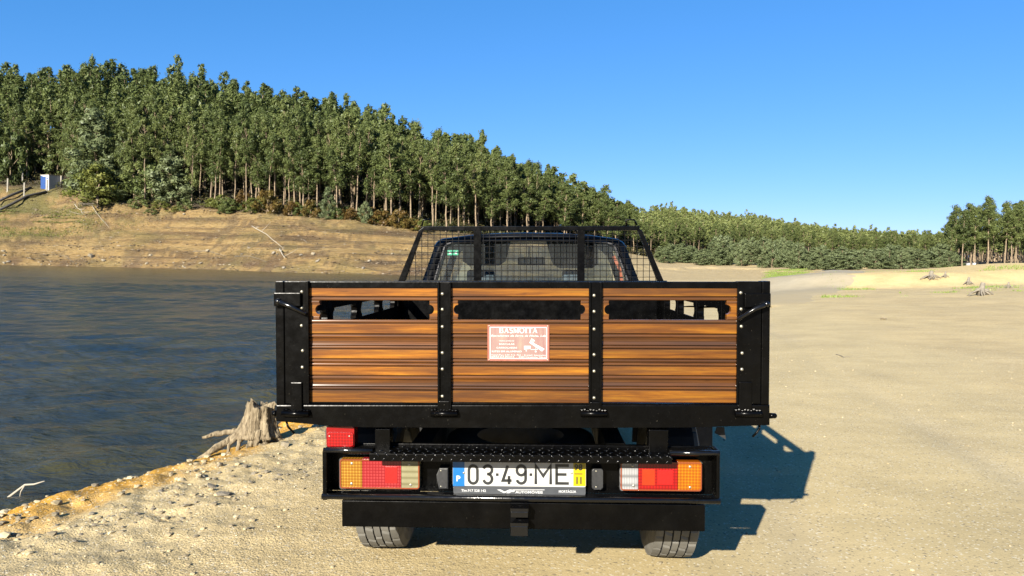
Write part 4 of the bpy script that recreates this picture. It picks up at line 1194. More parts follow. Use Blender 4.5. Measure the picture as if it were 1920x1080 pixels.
    def serif(bm, ch, x, z, h, w):
        T, t_ = 0.19 * h, 0.075 * h
        def R(pts, ww, closed=False): ribbon(bm, [(x + a * w, z + b * h) for a, b in pts], ww, yt, yt + 0.0004, closed)
        def sf(a, b, hw=0.16): R([(a - hw, b), (a + hw, b)], t_)
        if ch == 'I': R([(.5, 0), (.5, 1)], T); sf(.5, .03, .42); sf(.5, .97, .42)
        if ch == 'T': R([(.5, 0), (.5, 1)], T); sf(.5, .03, .24); R([(.03, .96), (.97, .96)], t_ * 1.2); R([(.05, .75), (.05, .98)], t_); R([(.95, .75), (.95, .98)], t_)
        if ch == 'A': R([(.14, 0), (.48, .98)], t_); R([(.47, .98), (.83, 0)], T); R([(.25, .33), (.7, .33)], t_); sf(.12, .03); sf(.84, .03)
        if ch == 'M': R([(.14, 0), (.14, .97)], t_); R([(.16, .97), (.5, .05)], T); R([(.5, .05), (.84, .97)], t_); R([(.86, 0), (.86, .97)], T); sf(.12, .03, .13); sf(.86, .03, .14); sf(.10, .97, .1); sf(.90, .97, .1)
        if ch == 'O': R(arc(.5, .5, .42, .48, 0, 340, 18), T * 0.8, True)
        if ch == 'B':
            R([(.2, 0), (.2, 1)], T); R([(.05, .97), (.45, .97)] + arc(.45, .745, .32, .225, 90, -90, 8)[1:] + [(.2, .52)], t_ * 1.6)
            R([(.3, .52), (.5, .52)] + arc(.5, .275, .36, .245, 90, -90, 8)[1:] + [(.05, .03)], t_ * 1.6)
        if ch == 'S': R(arc(.5, .74, .32, .23, 20, 260, 12) + arc(.5, .26, .36, .25, 80, -160, 12), T * 0.75)
    bm = bmesh.new(); x = SX(.185); adv = {'B': .088, 'A': .094, 'S': .07, 'M': .108, 'O': .1, 'I': .052, 'T': .088}
    tot = sum(adv[c] for c in 'BASMOITA'); sc = 0.635 / tot
    for c in 'BASMOITA':
        serif(bm, c, x, SZ(.225), lh, adv[c] * W * sc * 0.93); x += adv[c] * W * sc
    fin('lettering', bm, M['white_print'], sg)
    for body, u, v, h, al, w_, sh in (('Basculantes da Serra da Moita, Lda', .5, .325, .052, 'CENTER', .90, .3), ('FABRICANTES DE', .31, .46, .03, 'CENTER', .24, 0), ('BÁSCULAS', .31, .552, .042, 'CENTER', .25, 0),
                                      ('CARROÇARIAS', .31, .655, .045, 'CENTER', .34, 0), ('KITES EM ALUMÍNIO', .31, .757, .045, 'CENTER', .49, 0), ('Telef./Fax 239 713 721 - E-mail: basmoita', .5, .85, .034, 'CENTER', .90, 0), ('SERRA DA MOITA  -  3420 Carapinha Tábua', .5, .905, .034, 'CENTER', .90, 0)):
        text_obj('lettering', body, SX(u), SZ(v), h * Hh, yt, M['white_print'], sg, al, w_ * W, sh, bold=0.008)
    bm = bmesh.new()
    def poly(pts): prism(bm, [(SX(a), SZ(b)) for a, b in pts], yt, yt + 0.0004)
    poly([(.68, .49), (.70, .46), (.93, .66), (.89, .73)]); poly([(.595, .58), (.70, .58), (.70, .66), (.595, .68)])
    for a, b, r in ((.63, .715, .010), (.785, .735, .013)): poly([(a + r * math.cos(q * 0.6283) , b + r * 1.7 * math.sin(q * 0.6283)) for q in range(10)])
    ribbon(bm, [(SX(.69), SZ(.48)), (SX(.72), SZ(.38)), (SX(.765), SZ(.43)), (SX(.745), SZ(.50))], 0.0018, yt, yt + 0.0004)
    for f in (.3, .6): ribbon(bm, [(SX(.69 + .05 * f), SZ(.48 + .03 * f)), (SX(.72 + .045 * f), SZ(.38 + .05 * f))], 0.0014, yt, yt + 0.0004)
    ribbon(bm, [(SX(.70), SZ(.68)), (SX(.82), SZ(.68))], 0.0016, yt, yt + 0.0004); ribbon(bm, [(SX(.785), SZ(.70)), (SX(.79), SZ(.62))], 0.0014, yt, yt + 0.0004)
    fin('tipper_drawing', bm, M['white_print'], sg)
    for u, v in ((.02, .035), (.98, .035), (.02, .965), (.98, .965)):
        o = bpy.data.objects.new('rivet', bolt_me); COL.objects.link(o); o.parent = sg; o.location = (SX(u), ys, SZ(v)); o.scale = (0.003, 0.0025, 0.003)

    # ============ bed
    ybed = 2.28
    xl = loc(518, 700, 0)[0]; xr = loc(1443, 700, 0)[0]
    zs_t = loc(980, 759.5, 0)[1]; zs_b = loc(980, 800, 0)[1]; ztop = loc(980, 528, 0)[1]
    bm = bmesh.new(); box(bm, xl + 0.01, xr - 0.01, 0.072, ybed, zs_t - 0.035, zs_t - 0.002, 0.002); fin('bed_floor', bm, B, truck)
    bm = bmesh.new()
    for k in range(7): box(bm, xl + 0.05, xr - 0.05, 0.2 + 0.31 * k, 0.25 + 0.31 * k, zs_t - 0.095, zs_t - 0.037, 0.002)
    fin('cross_members', bm, M['chassis'], truck)
    zslot0 = 1.05; zslot1 = 1.135; ztop_s = ztop - 0.075
    for s, xo in ((-1, xl), (1, xr)):
        sb = None
        xi = xo - s * 0.03
        bm = bmesh.new(); box(bm, xo, xi, 0.066, ybed, ztop_s - 0.03, ztop_s, 0.002); sb = fin('side_board', bm, B, truck)
        bm = bmesh.new(); box(bm, xi - s * 0.002, xi - s * 0.006, 0.075, ybed, zs_t, zslot0 + 0.005, 0.001); fin('inner_liner', bm, B, sb)
        bm = bmesh.new(); box(bm, xi - s * 0.002, xi - s * 0.006, 0.075, ybed, zslot1 - 0.004, ztop_s - 0.002, 0.001); fin('inner_liner', bm, B, sb)
        zz = [zs_t + 0.005, zs_t + 0.095, zs_t + 0.185, zslot0 - 0.001]
        for k in range(3):
            bm = bmesh.new(); box(bm, xo - s * 0.004, xi + s * 0.002, 0.075, ybed - 0.005, zz[k] + 0.002, zz[k + 1] - 0.002, 0.004); fin('plank', bm, M['wood'], sb)
        bm = bmesh.new(); box(bm, xo - s * 0.004, xi, 0.075, ybed - 0.005, zslot1, ztop_s - 0.032, 0.004); fin('plank', bm, M['wood'], sb)
        for yp in (0.62, 1.17, 1.72, 2.2):
            bm = bmesh.new(); box(bm, xo + s * 0.004, xi - s * 0.008, yp - 0.022, yp + 0.022, zs_t - 0.01, ztop_s - 0.002, 0.003); fin('side_post', bm, B, sb)
        ends = [0.075, 0.598, 0.642, 1.148, 1.192, 1.698, 1.742, 2.178]
        for k, ye in enumerate(ends):
            d = 1 if k % 2 == 0 else -1
            poly = [(ye, zslot0), (ye, zslot1), (ye + d * 0.05, zslot1)]
            R = 0.026; zc = (zslot0 + zslot1) / 2
            for q in range(0, 9):
                a = math.pi * q / 8; poly.append((ye + d * (0.05 - R * 0.9 * math.sin(a)), zc + R * math.cos(a)))
            poly.append((ye + d * 0.05, zslot0))
            bm = bmesh.new()
            A = [bm.verts.new((xo - s * 0.006, p[0], p[1])) for p in poly]; Bv = [bm.verts.new((xi - s * 0.004, p[0], p[1])) for p in poly]
            n = len(A)
            bm.faces.new(A); bm.faces.new(Bv[::-1])
            for i in range(n): bm.faces.new((A[i], Bv[i], Bv[(i + 1) % n], A[(i + 1) % n]))
            fin('slot_block', bm, B, sb)
    # headboard: solid lower panel and sloped guard rack
    yh = 2.30
    bm = bmesh.new(); a, b, c, d = rect(739, 530, 1251, 560, yh); box(bm, a, b, yh, yh + 0.03, zs_t - 0.03, d + 0.015, 0.004)
    box(bm, xl + 0.02, xl + 0.07, yh, yh + 0.04, zs_t - 0.03, ztop_s, 0.003); box(bm, xr - 0.07, xr - 0.02, yh, yh + 0.04, zs_t - 0.03, ztop_s, 0.003)
    fin('headboard', bm, B, truck)
    def L3(px, py, y): 
        a, b = loc(px, py, y); return (a, y, b)
    rack_w = 0.017
    bm = bmesh.new()
    a, b, c, d = rect(789, 424, 1199.5, 432.2, yh); box(bm, a, b, yh, yh + 0.035, c, d, 0.004)
    rk = fin('guard_rack', bm, B, truck)
    for P in (((785, 432.2), (795, 425), (758.5, 530), (745, 530)), ((1193.5, 425), (1204, 432.2), (1246, 530), (1234, 530))):
        bm = bmesh.new(); prism(bm, [loc(*q, yh) for q in P], yh - 0.001, yh + 0.034, 0.003); fin('side_leg', bm, B, rk)
    for x0, x1 in ((888, 902.5), (1082.5, 1096.5)):
        bm = bmesh.new(); pbox(bm, x0, 432, x1, 530, yh + 0.002, yh + 0.034, 0.003); fin('upright', bm, B, rk)
    yw = yh + 0.02
    bm = bmesh.new()
    def edge_l(py): return 790 + (py - 428) / (528 - 428) * (748 - 790)
    def edge_r(py): return 1198 + (py - 428) / (528 - 428) * (1242 - 1198)
    x = 756.0
    while x < 1240:
        yt0 = 430
        if x < 790: yt0 = 428 + (790 - x) / 42 * 100
        if x > 1198: yt0 = 428 + (x - 1198) / 44 * 100
        if yt0 < 520:
            A = loc(x, yt0, yw); C = loc(x, 530, yw); box(bm, A[0] - 0.002, A[0] + 0.002, yw - 0.002, yw + 0.002, C[1], A[1])
        x += 11.55
    y = 439.5
    while y < 528:
        A = loc(edge_l(y), y, yw); C = loc(edge_r(y), y, yw); box(bm, A[0], C[0], yw - 0.0045, yw - 0.0008, A[1] - 0.002, A[1] + 0.002)
        y += 11.4
    fin('wire_mesh', bm, M['wire'], rk)
    for pts in (((791, 424), (794, 412), (806, 411.5)), ((1174, 424), (1174, 412), (1189, 412), (1194, 421))):
        bm = bmesh.new(); tube(bm, [L3(p[0], p[1], yh + 0.017) for p in pts], 0.006, 8); fin('rack_hook', bm, B, rk, smooth=True)

    # ============ cab
    yc = 2.48
    outl = [(776, 575), (788, 527), (812, 462), (818, 453), (828, 447), (882, 440), (935, 436.5), (985, 435.5), (1050, 436.5), (1105, 440), (1158, 447), (1169, 453), (1176, 462), (1202, 527), (1214, 575)]
    wind = [(808, 565), (815, 527), (834, 464), (839, 458), (850, 454), (900, 452), (940, 451), (985, 450.5), (1040, 451), (1090, 452), (1135, 454), (1147, 458), (1153, 464), (1177, 527), (1184, 565)]
    O = [loc(*p, yc) for p in outl]; Wn = [loc(*p, yc) for p in wind]
    cz = O[0][1]; cx = (O[0][0] + O[-1][0]) / 2
    cab = None
    # roof shell
    bm = bmesh.new()
    st = [(yc + 0.0, 0.985, -0.008), (yc + 0.03, 1.0, 0.0), (yc + 0.5, 1.0, 0.012), (yc + 1.0, 0.985, 0.004), (yc + 1.12, 0.96, -0.02)]
    top = O[2:13]
    rows = []
    for (yy, sc, dz) in st:
        rows.append([bm.verts.new((cx + (p[0] - cx) * sc, yy, p[1] + dz)) for p in top])
    for i in range(len(rows) - 1):
        for k in range(len(top) - 1): bm.faces.new((rows[i][k], rows[i][k + 1], rows[i + 1][k + 1], rows[i + 1][k])).smooth = True
    rows2 = []
    for (yy, sc, dz) in st:
        rows2.append([bm.verts.new((cx + (p[0] - cx) * sc * 0.955, yy, p[1] + dz - 0.03)) for p in top])
    for i in range(len(rows2) - 1):
        for k in range(len(top) - 1): bm.faces.new((rows2[i][k + 1], rows2[i][k], rows2[i + 1][k], rows2[i + 1][k + 1])).smooth = True
    cab = fin('cab_roof', bm, M['cab_paint'], truck, recalc=False)
    # rear frame ring
    bm = bmesh.new(); n = len(O)
    A0 = [bm.verts.new((cx + (p[0] - cx) * 0.985, yc - 0.004, p[1] - 0.006)) for p in O]; A1 = [bm.verts.new((p[0], yc - 0.012, p[1])) for p in Wn]
    A2 = [bm.verts.new((p[0], yc + 0.03, p[1])) for p in Wn]; A3 = [bm.verts.new((cx + (p[0] - cx) * 0.985, yc + 0.05, p[1] - 0.006)) for p in O]
    for i in range(n - 1):
        for P, Q in ((A0, A1), (A1, A2), (A2, A3), (A3, A0)):
            bm.faces.new((P[i], P[i + 1], Q[i + 1], Q[i])).smooth = True
    fin('rear_frame', bm, M['cab_paint'], cab)
    bm = bmesh.new()
    tube(bm, [(p[0], yc - 0.013, p[1]) for p in Wn], 0.009, 6); fin('window_seal', bm, M['seal'], cab)
    bm = bmesh.new(); bm.faces.new([bm.verts.new((p[0], yc + 0.002, p[1])) for p in Wn]); rw = fin('rear_window', bm, M['glass'], cab)
    bm = bmesh.new(); pbox(bm, 839, 469, 859.5, 478.5, yc - 0.002, yc - 0.0005, 0); st_ = fin('sticker', bm, M['green_sticker'], rw)
    bm = bmesh.new()
    for q in (((842, 471), (848, 473.7), (842, 476.5)), ((856.5, 471), (850.5, 473.7), (856.5, 476.5))): prism(bm, [loc(*p, yc - 0.003) for p in q], yc - 0.003, yc - 0.0022)
    fin('sticker_mark', bm, M['white_print'], st_)
    # lower body, doors, bonnet
    zf = 0.42; zbelt = cz
    xa, xb = O[0][0] - 0.03, O[-1][0] + 0.03
    bm = bmesh.new(); box(bm, xa, xb, yc, yc + 0.03, zf, zbelt + 0.002, 0.012); fin('cab_back', bm, M['cab_paint'], cab)
    for s, xx in ((1, xa), (-1, xb)):
        bm = bmesh.new(); box(bm, xx, xx + s * 0.05, yc + 0.033, yc + 1.55, zf, zbelt, 0.012); dr = fin('door', bm, M['cab_paint'], cab)
        bm = bmesh.new(); box(bm, xx - s * 0.02, xx - s * 0.002, yc + 0.25, yc + 0.40, zbelt - 0.12, zbelt - 0.09, 0.005); fin('handle', bm, M['seal'], dr)
        bm = bmesh.new(); xt = O[2][0] if s > 0 else O[12][0]; zt = O[2][1]
        tube(bm, [(xx + s * 0.02, yc + 1.5, zbelt - 0.01), (cx + (xt - cx) * 0.95, yc + 1.08, zt - 0.0)], [0.032, 0.028], 8); fin('windscreen_pillar', bm, M['cab_paint'], cab)
        bm = bmesh.new(); tube(bm, [(xx + s * 0.02, yc + 0.75, zbelt - 0.01), (xt, yc + 0.72, zt)], [0.02, 0.016], 6); fin('window_divider', bm, M['seal'], cab)
        bm = bmesh.new(); bm.faces.new([bm.verts.new(p) for p in ((xx + s * 0.02, yc + 0.05, zbelt), (xx + s * 0.02, yc + 1.48, zbelt), (xt, yc + 1.06, zt), (xt, yc + 0.05, zt))]); fin('side_window', bm, M['glass'], cab)
    bm = bmesh.new(); box(bm, xa + 0.03, xb - 0.03, yc + 1.56, yc + 2.62, 0.5, zbelt - 0.06, 0.05); fin('bonnet', bm, M['cab_paint'], cab)
    bm = bmesh.new(); box(bm, xa + 0.05, xb - 0.05, yc + 0.03, yc + 1.5, zf - 0.02, zf + 0.03); fin('cab_floor', bm, M['chassis'], cab)
    bm = bmesh.new(); x0, x1 = xa + 0.08, xb - 0.08; xt0, xt1 = O[3][0] + 0.03, O[11][0] - 0.03
    bm.faces.new([bm.verts.new(p) for p in ((x0, yc + 1.52, zbelt - 0.04), (x1, yc + 1.52, zbelt - 0.04), (xt1, yc + 1.11, O[3][1] - 0.015), (xt0, yc + 1.11, O[3][1] - 0.015))]); fin('windscreen', bm, M['windscreen'], cab)
    # interior
    bm = bmesh.new(); box(bm, xa + 0.06, xb - 0.06, yc + 1.15, yc + 1.5, zf + 0.3, zbelt - 0.05, 0.04); fin('dashboard', bm, M['interior'], cab)
    for x0, x1 in ((862, 940), (1052, 1128)):
        yseat = yc + 0.45
        a = loc(x0, 540, yseat)[0]; b = loc(x1, 540, yseat)[0]; zt = loc(990, 536, yseat)[1]
        bm = bmesh.new(); box(bm, a - 0.05, b + 0.05, yseat, yseat + 0.13, zf + 0.2, zt, 0.04); box(bm, a - 0.05, b + 0.05, yseat + 0.1, yseat + 0.55, zf + 0.1, zf + 0.25, 0.04); se = fin('seat', bm, M['seat'], cab)
        hm = (x0 + x1) / 2
        a, b, c, d = rect(hm - 26 if x0 < 1000 else hm - 36, 506, hm + 26 if x0 < 1000 else hm - 2, 540, yseat + 0.03); bm = bmesh.new(); box(bm, a, b, yseat + 0.01, yseat + 0.1, c, d, 0.025); fin('headrest', bm, M['seat'], se)
    yv = yc + 1.05
    for x0, x1, yb in ((868, 948, 498), (1036, 1122, 503)):
        P = [loc(x0, 452, yv), loc(x1 + (10 if x0 < 1000 else 0) , 452, yv), loc(x1, yb - 8, yv), loc(x1 - 12, yb, yv), loc(x0 + 12, yb, yv), loc(x0, yb - 8, yv)]
        if x0 > 1000: P[0] = loc(x0 - 12, 452, yv)
        bm = bmesh.new(); prism(bm, P, yv - 0.015, yv + 0.005, 0.004); fin('sun_visor', bm, M['interior'], cab)
    bm = bmesh.new(); prism(bm, rrect(*rect(971, 482, 1022, 497.5, yv), 0.018), yv - 0.05, yv - 0.02, 0.004); mi = fin('rear_view_mirror', bm, M['interior'], cab)
    bm = bmesh.new(); q0 = loc(992, 482, yv); q1 = loc(992, 462, yv); tube(bm, [(q0[0], yv - 0.03, q0[1]), (q1[0], yv + 0.03, q1[1])], 0.007, 6); fin('mirror_stalk', bm, M['seal'], mi)
    for s, pts in ((0, ((826, 485), (818, 508), (812, 540))), (1, ((1150, 480), (1162, 505), (1168, 540)))):
        bm = bmesh.new(); P = [loc(*p, yc + 0.12) for p in pts]; ribbon(bm, P, 0.022, yc + 0.115, yc + 0.12); fin('orange_strip', bm, M['orange_belt'], cab)

    # ============ chassis
    bm = bmesh.new()
    for s in (-1, 1): box(bm, s * 0.36, s * 0.44, 0.12, 5.0, 0.46, 0.60, 0.004)
    for yy in (0.2, 1.3, 2.2, 3.2, 4.3): box(bm, -0.36, 0.36, yy, yy + 0.08, 0.48, 0.58, 0.004)
    ch = fin('chassis_frame', bm, M['chassis'], truck)
    bm = bmesh.new(); box(bm, -0.62, -0.2, 1.4, 2.2, 0.36, 0.60, 0.05); fin('fuel_tank', bm, M['chassis'], ch)
    bm = bmesh.new(); box(bm, -0.18, 0.25, 2.6, 4.2, 0.28, 0.62, 0.06); fin('gearbox', bm, M['chassis'], ch)
    # blocks between sill and chassis: uprights
    for (x0, y0, x1, y1) in ((703, 804, 731.5, 851), (1216.5, 806, 1252.5, 852)):
        bm = bmesh.new(); pbox(bm, x0, y0, x1, y1, 0.03, 0.085, 0.003); fin('bumper_upright', bm, B, truck)
    for s, (x0, x1) in ((-1, (645, 703)), (1, (1252, 1336))):
        bm = bmesh.new(); a, b, c, d = rect(x0, 800, x1, 846, 1.05); box(bm, a, b, 1.05, 1.07, c - 0.05, d, 0.002)
        # curved wheel arch
        cxw = -0.66 if s < 0 else 0.66
        for k in range(10):
            a0 = math.radians(10 + 16 * k); a1 = math.radians(26 + 16 * k); R = 0.40
            vs = [bm.verts.new((cxw + dx, 0.70 - R * math.cos(q), 0.34 + R * 0.95 * math.sin(q))) for dx, q in ((-0.09, a0), (0.09, a0), (0.09, a1), (-0.09, a1))]
            bm.faces.new(vs)
        fin('mudguard', bm, M['chassis'], truck, recalc=False)
    bm = bmesh.new(); pts = [(1344, 801), (1358, 801), (1361, 824), (1346, 815), (1340, 812)]; prism(bm, [loc(*p, 0.12) for p in pts], 0.12, 0.124); fin('mud_flap_bracket', bm, M['chassis'], truck)
    bm = bmesh.new(); box(bm, -0.30, 0.26, 0.85, 1.0, zs_b - 0.16, zs_b - 0.02, 0.01); fin('tipper_ram_mount', bm, M['chassis'], truck)
    # spare wheel lying under the bed
    bm = bmesh.new()
    prof = [(-0.09, 0.20), (-0.10, 0.24), (-0.10, 0.30), (-0.085, 0.335), (-0.05, 0.348), (0.05, 0.348), (0.085, 0.335), (0.10, 0.30), (0.10, 0.24), (0.09, 0.20), (-0.09, 0.20)]
    lathe_x(bm, prof, 40); sw = fin('spare_wheel', bm, M['rubber'], truck, smooth=True)
    sw.rotation_euler = (0, math.radians(90), 0); x, z = loc(975, 880, 0.55); sw.location = (x, 0.62, loc(975, 842, 0.3)[1] - 0.10)
    # exhaust
    bm = bmesh.new(); tube(bm, [(0.5, 0.25, 0.42), (0.5, 1.0, 0.42), (0.3, 2.4, 0.36)], 0.025, 10); fin('exhaust_pipe', bm, M['chassis'], ch)

    # ============ bumper channel
    yb0, yb1 = 0.0, 0.085          # lip front, back plate
    bmp = None
    a0, b0, c0, d0 = rect(606, 842, 1350, 939, yb0)
    bm = bmesh.new(); box(bm, a0 + 0.004, b0 - 0.004, yb1, yb1 + 0.012, c0 + 0.006, d0 - 0.004, 0.002); bmp = fin('rear_bumper', bm, B, truck)
    bm = bmesh.new()                                  # bottom flange with rolled lip
    box(bm, a0, b0, yb0 + 0.006, yb1, c0 - 0.006, c0 + 0.006, 0.002)
    zl = loc(975, 935.5, yb0)[1]; tube(bm, [(a0 - 0.006, yb0 + 0.004, zl), (b0 + 0.002, yb0 + 0.004, zl)], 0.0115, 12)
    fin('lower_flange', bm, M['gloss'], bmp)
    bm = bmesh.new()
    zt = loc(650, 845.5, yb0)[1]; xs = loc(698, 845, yb0)[0]; tube(bm, [(a0, yb0 + 0.008, zt), (xs, yb0 + 0.008, zt)], 0.0105, 12)
    box(bm, a0, xs, yb0 + 0.01, yb1, zt - 0.004, zt + 0.004, 0.001)
    fin('upper_flange', bm, M['gloss'], bmp); bm = bmesh.new()
    zt = loc(1300, 850.5, yb0)[1]; xs = loc(1256, 845, yb0)[0]; tube(bm, [(xs, yb0 + 0.008, zt), (b0 - 0.002, yb0 + 0.008, zt)], 0.0105, 12)
    box(bm, xs, b0, yb0 + 0.01, yb1, zt - 0.004, zt + 0.004, 0.001)
    fin('upper_flange', bm, M['gloss'], bmp)
    for x0, x1 in ((604.5, 612.5), (1343.5, 1350)):
        bm = bmesh.new(); pbox(bm, x0, 846, x1, 938, yb0 + 0.002, yb1, 0.003); fin('end_cheek', bm, B, bmp)
    # step of tread plate
    bm = bmesh.new(); ysp = -0.045
    a, b, c, d = rect(692, 853.5, 1260, 867.5, ysp); box(bm, a, b, ysp, ysp + 0.006, c, d, 0.001)
    box(bm, a, b, ysp + 0.0062, 0.15, d - 0.006, d - 0.001, 0.001); sp = fin('tread_step', bm, B, truck)
    bm = bmesh.new(); nl = 31
    for k in range(nl):
        xx = a + (b - a) * (k + 0.5) / nl
        for (dx, zz, yy, ang, flat) in ((0, d - 0.0205, ysp, -42, False), (0.4 * (b - a) / nl, d - 0.005, ysp, 42, False)):
            Mx = Matrix.Translation((xx + dx, yy, zz)) @ Matrix.Rotation(math.radians(ang), 4, 'Y')
            bmesh.ops.create_icosphere(bm, subdivisions=1, radius=1.0, matrix=Mx @ Matrix.Diagonal((0.011, 0.0032, 0.0036, 1)))
        for row in range(5):
            Mx = Matrix.Translation((xx + (0.5 * (b - a) / nl if row % 2 else 0), ysp + 0.02 + row * 0.033, d - 0.001)) @ Matrix.Rotation(math.radians(45 if row % 2 else -45), 4, 'Z')
            bmesh.ops.create_icosphere(bm, subdivisions=1, radius=1.0, matrix=Mx @ Matrix.Diagonal((0.012, 0.004, 0.003, 1)))
    tp = fin('tread_pattern', bm, M['gloss'], sp, smooth=True); tp['kind'] = 'stuff'
    # lower beam
    bm = bmesh.new(); pbox(bm, 641, 942.5, 1322, 992, 0.03, 0.07, 0.003); lb = fin('lower_beam', bm, B, truck)
    for (x0, y0, x1, y1) in ((957, 949, 991.5, 966.5), (957, 976, 991, 1001)):
        bm = bmesh.new()
        a, b, c, d = rect(x0, y0, x1, y1, 0.0)
        xm = (a + b) / 2; r = 0.0085; zm = c + (d - c) * 0.62
        # top plate with a hole seen from above: ring of quads
        ring_o = rrect(a, b, -0.03, 0.034, 0.006, 3); n = len(ring_o)
        for zz, zz2 in ((d - 0.012, d), ):
            to = [bm.verts.new((p[0], p[1], zz2)) for p in ring_o]; ti = []
            for p in ring_o:
                v = Vector((p[0] - xm, p[1] - 0.002)); v.normalize(); ti.append(bm.verts.new((xm + v.x * r, 0.002 + v.y * r, zz2)))
            bo = [bm.verts.new((p[0], p[1], zz)) for p in ring_o]; bi = [bm.verts.new((v.co.x, v.co.y, zz)) for v in ti]
            for i in range(n):
                j = (i + 1) % n
                bm.faces.new((to[i], to[j], ti[j], ti[i])); bm.faces.new((bo[j], bo[i], bi[i], bi[j])); bm.faces.new((to[j], to[i], bo[i], bo[j])); bm.faces.new((ti[i], ti[j], bi[j], bi[i]))
        box(bm, a + 0.002, b - 0.002, -0.026, 0.034, c, d - 0.0125, 0.003)
        fin('tow_bracket', bm, M['gloss'], lb)

    # ============ lamps
    yl0 = 0.035
    def lamp(name, segs, y0, y1, label):
        x0 = segs[0][0]; x1 = segs[-1][1]
        a, b, c, d = rect(x0 - 1, y0 - 1, x1 + 1, y1 + 1, yl0 + 0.03)
        bm = bmesh.new(); prism(bm, rrect(a, b, c, d, 0.008), yl0 + 0.031, yb1 - 0.001, 0.0); root = fin(name, bm, M['seal'], truck)
        root['label'] = label
        for i, (p, q, nm, mt) in enumerate(segs):
            a, b, c, d = rect(p, y0, q, y1, yl0)
            r = 0.010; poly = []
            if i == 0: poly = [(b, c), (b, d)] + [(a + r + r * math.cos(math.radians(t)), d - r + r * math.sin(math.radians(t))) for t in (90, 120, 150, 180)] + [(a + r + r * math.cos(math.radians(t)), c + r + r * math.sin(math.radians(t))) for t in (180, 210, 240, 270)]
            elif i == len(segs) - 1: poly = [(a, d), (a, c)] + [(b - r + r * math.cos(math.radians(t)), c + r + r * math.sin(math.radians(t))) for t in (270, 300, 330, 360)] + [(b - r + r * math.cos(math.radians(t)), d - r + r * math.sin(math.radians(t))) for t in (0, 30, 60, 90)]
            else: poly = [(a, c), (b, c), (b, d), (a, d)]
            bm = bmesh.new(); prism(bm, poly, yl0, yl0 + 0.03, 0.0035 if i in (0, len(segs) - 1) else 0.0012); fin(nm, bm, M[mt], root, smooth=False)
        a, b, c, d = rect(x0 + 0.6, y0 + 0.6, x1 - 0.6, y1 - 0.6, yl0)
        bm = bmesh.new(); ribbon(bm, rrect(a + 0.002, b - 0.002, c + 0.002, d - 0.002, 0.009), 0.0045, yl0 - 0.003, yl0 + 0.004, True); fin('lens_rim', bm, M['lens_rim'], root)
        return root
    L = lamp('tail_light', [(637, 679, 'amber_lens', 'amber_old'), (679.3, 752, 'red_lens', 'red_old'), (752.3, 787, 'clear_lens', 'clear_old')], 861, 916.5, 'tail light with sun-faded amber, red and clear lenses')
    R_ = lamp('tail_light', [(1163, 1197, 'clear_lens', 'clear_new'), (1197.3, 1271, 'red_lens', 'red_new'), (1271.3, 1316, 'amber_lens', 'amber_new')], 866, 920.5, 'tail light with fresh amber, red and clear lenses')
    bm = bmesh.new(); pbox(bm, 722, 875, 745, 906, yl0 - 0.002, yl0 + 0.002, 0.0008); fin('reflector', bm, M['red_bright'], L)
    bm = bmesh.new(); pbox(bm, 1204, 880, 1228, 910, yl0 - 0.002, yl0 + 0.002, 0.0008); fin('reflector', bm, M['orange_reflector'], R_)
    bm = bmesh.new(); pbox(bm, 1233, 882, 1262, 909, yl0 - 0.0015, yl0 + 0.002, 0.0008); fin('bulb_window', bm, M['red_bright'], R_)
    for par, pts in ((L, ((659.5, 869), (659, 907), (767, 871.5), (770, 909.5))), (R_, ((1294, 875.5), (1294, 914), (1186, 873.5), (1188, 911)))):
        for p in pts:
            o = bpy.data.objects.new('screw', bolt_me); COL.objects.link(o); o.parent = par; x, z = loc(*p, yl0); o.location = (x, yl0 + 0.0005, z); o.scale = (0.0055, 0.003, 0.0055)
    # separate fog lamp
    bm = bmesh.new(); pbox(bm, 610, 806, 616, 822, 0.075, 0.11, 0.001); fg = fin('fog_lamp', bm, M['seal'], truck)
    bm = bmesh.new(); a, b, c, d = rect(612, 800, 664, 838, 0.03); prism(bm, rrect(a, b, c, d, 0.006), 0.03, 0.09, 0.003); fin('red_lens', bm, M['red_plain'], fg)
    a, b, c, d = rect(613.5, 811, 662, 837, 0.026); bm = bmesh.new(); prism(bm, rrect(a, b, c, d, 0.007), 0.024, 0.031, 0.003); fin('red_lens', bm, M['red_new'], fg)
    for p in ((617.5, 818), (655, 818)):
        o = bpy.data.objects.new('screw', bolt_me); COL.objects.link(o); o.parent = fg; x, z = loc(*p, 0.024); o.location = (x, 0.0245, z); o.scale = (0.0035, 0.003, 0.0035)
    # plate lamps
    for rc, k in (((818, 878, 840, 917), 0), ((1110, 879, 1130.5, 918), 1)):
        a, b, c, d = rect(*rc, 0.045); bm = bmesh.new()
        poly = [(a + 0.012, d), (b, d), (b, c), (a + 0.010, c), (a + 0.002, c + 0.03), (a, c + 0.055)] if k == 0 else rrect(a, b, c, d, 0.008)
        prism(bm, poly, 0.045, yb1 - 0.001, 0.004); pl = fin('plate_lamp', bm, M['rubber_grey'], truck)
        for v in (0.12, 0.88):
            o = bpy.data.objects.new('screw', bolt_me); COL.objects.link(o); o.parent = pl; o.location = ((a + b) / 2 - 0.005, 0.0455, c + (d - c) * v); o.scale = (0.003, 0.002, 0.003)

    # ============ number plate
    yp = 0.060
    a, b, c, d = rect(849, 858, 1098.5, 912, yp)
    bm = bmesh.new(); prism(bm, rrect(a, b, c, d, 0.006), yp, yp + 0.003, 0.0006); np_ = fin('number_plate', bm, M['plate_white'], truck)
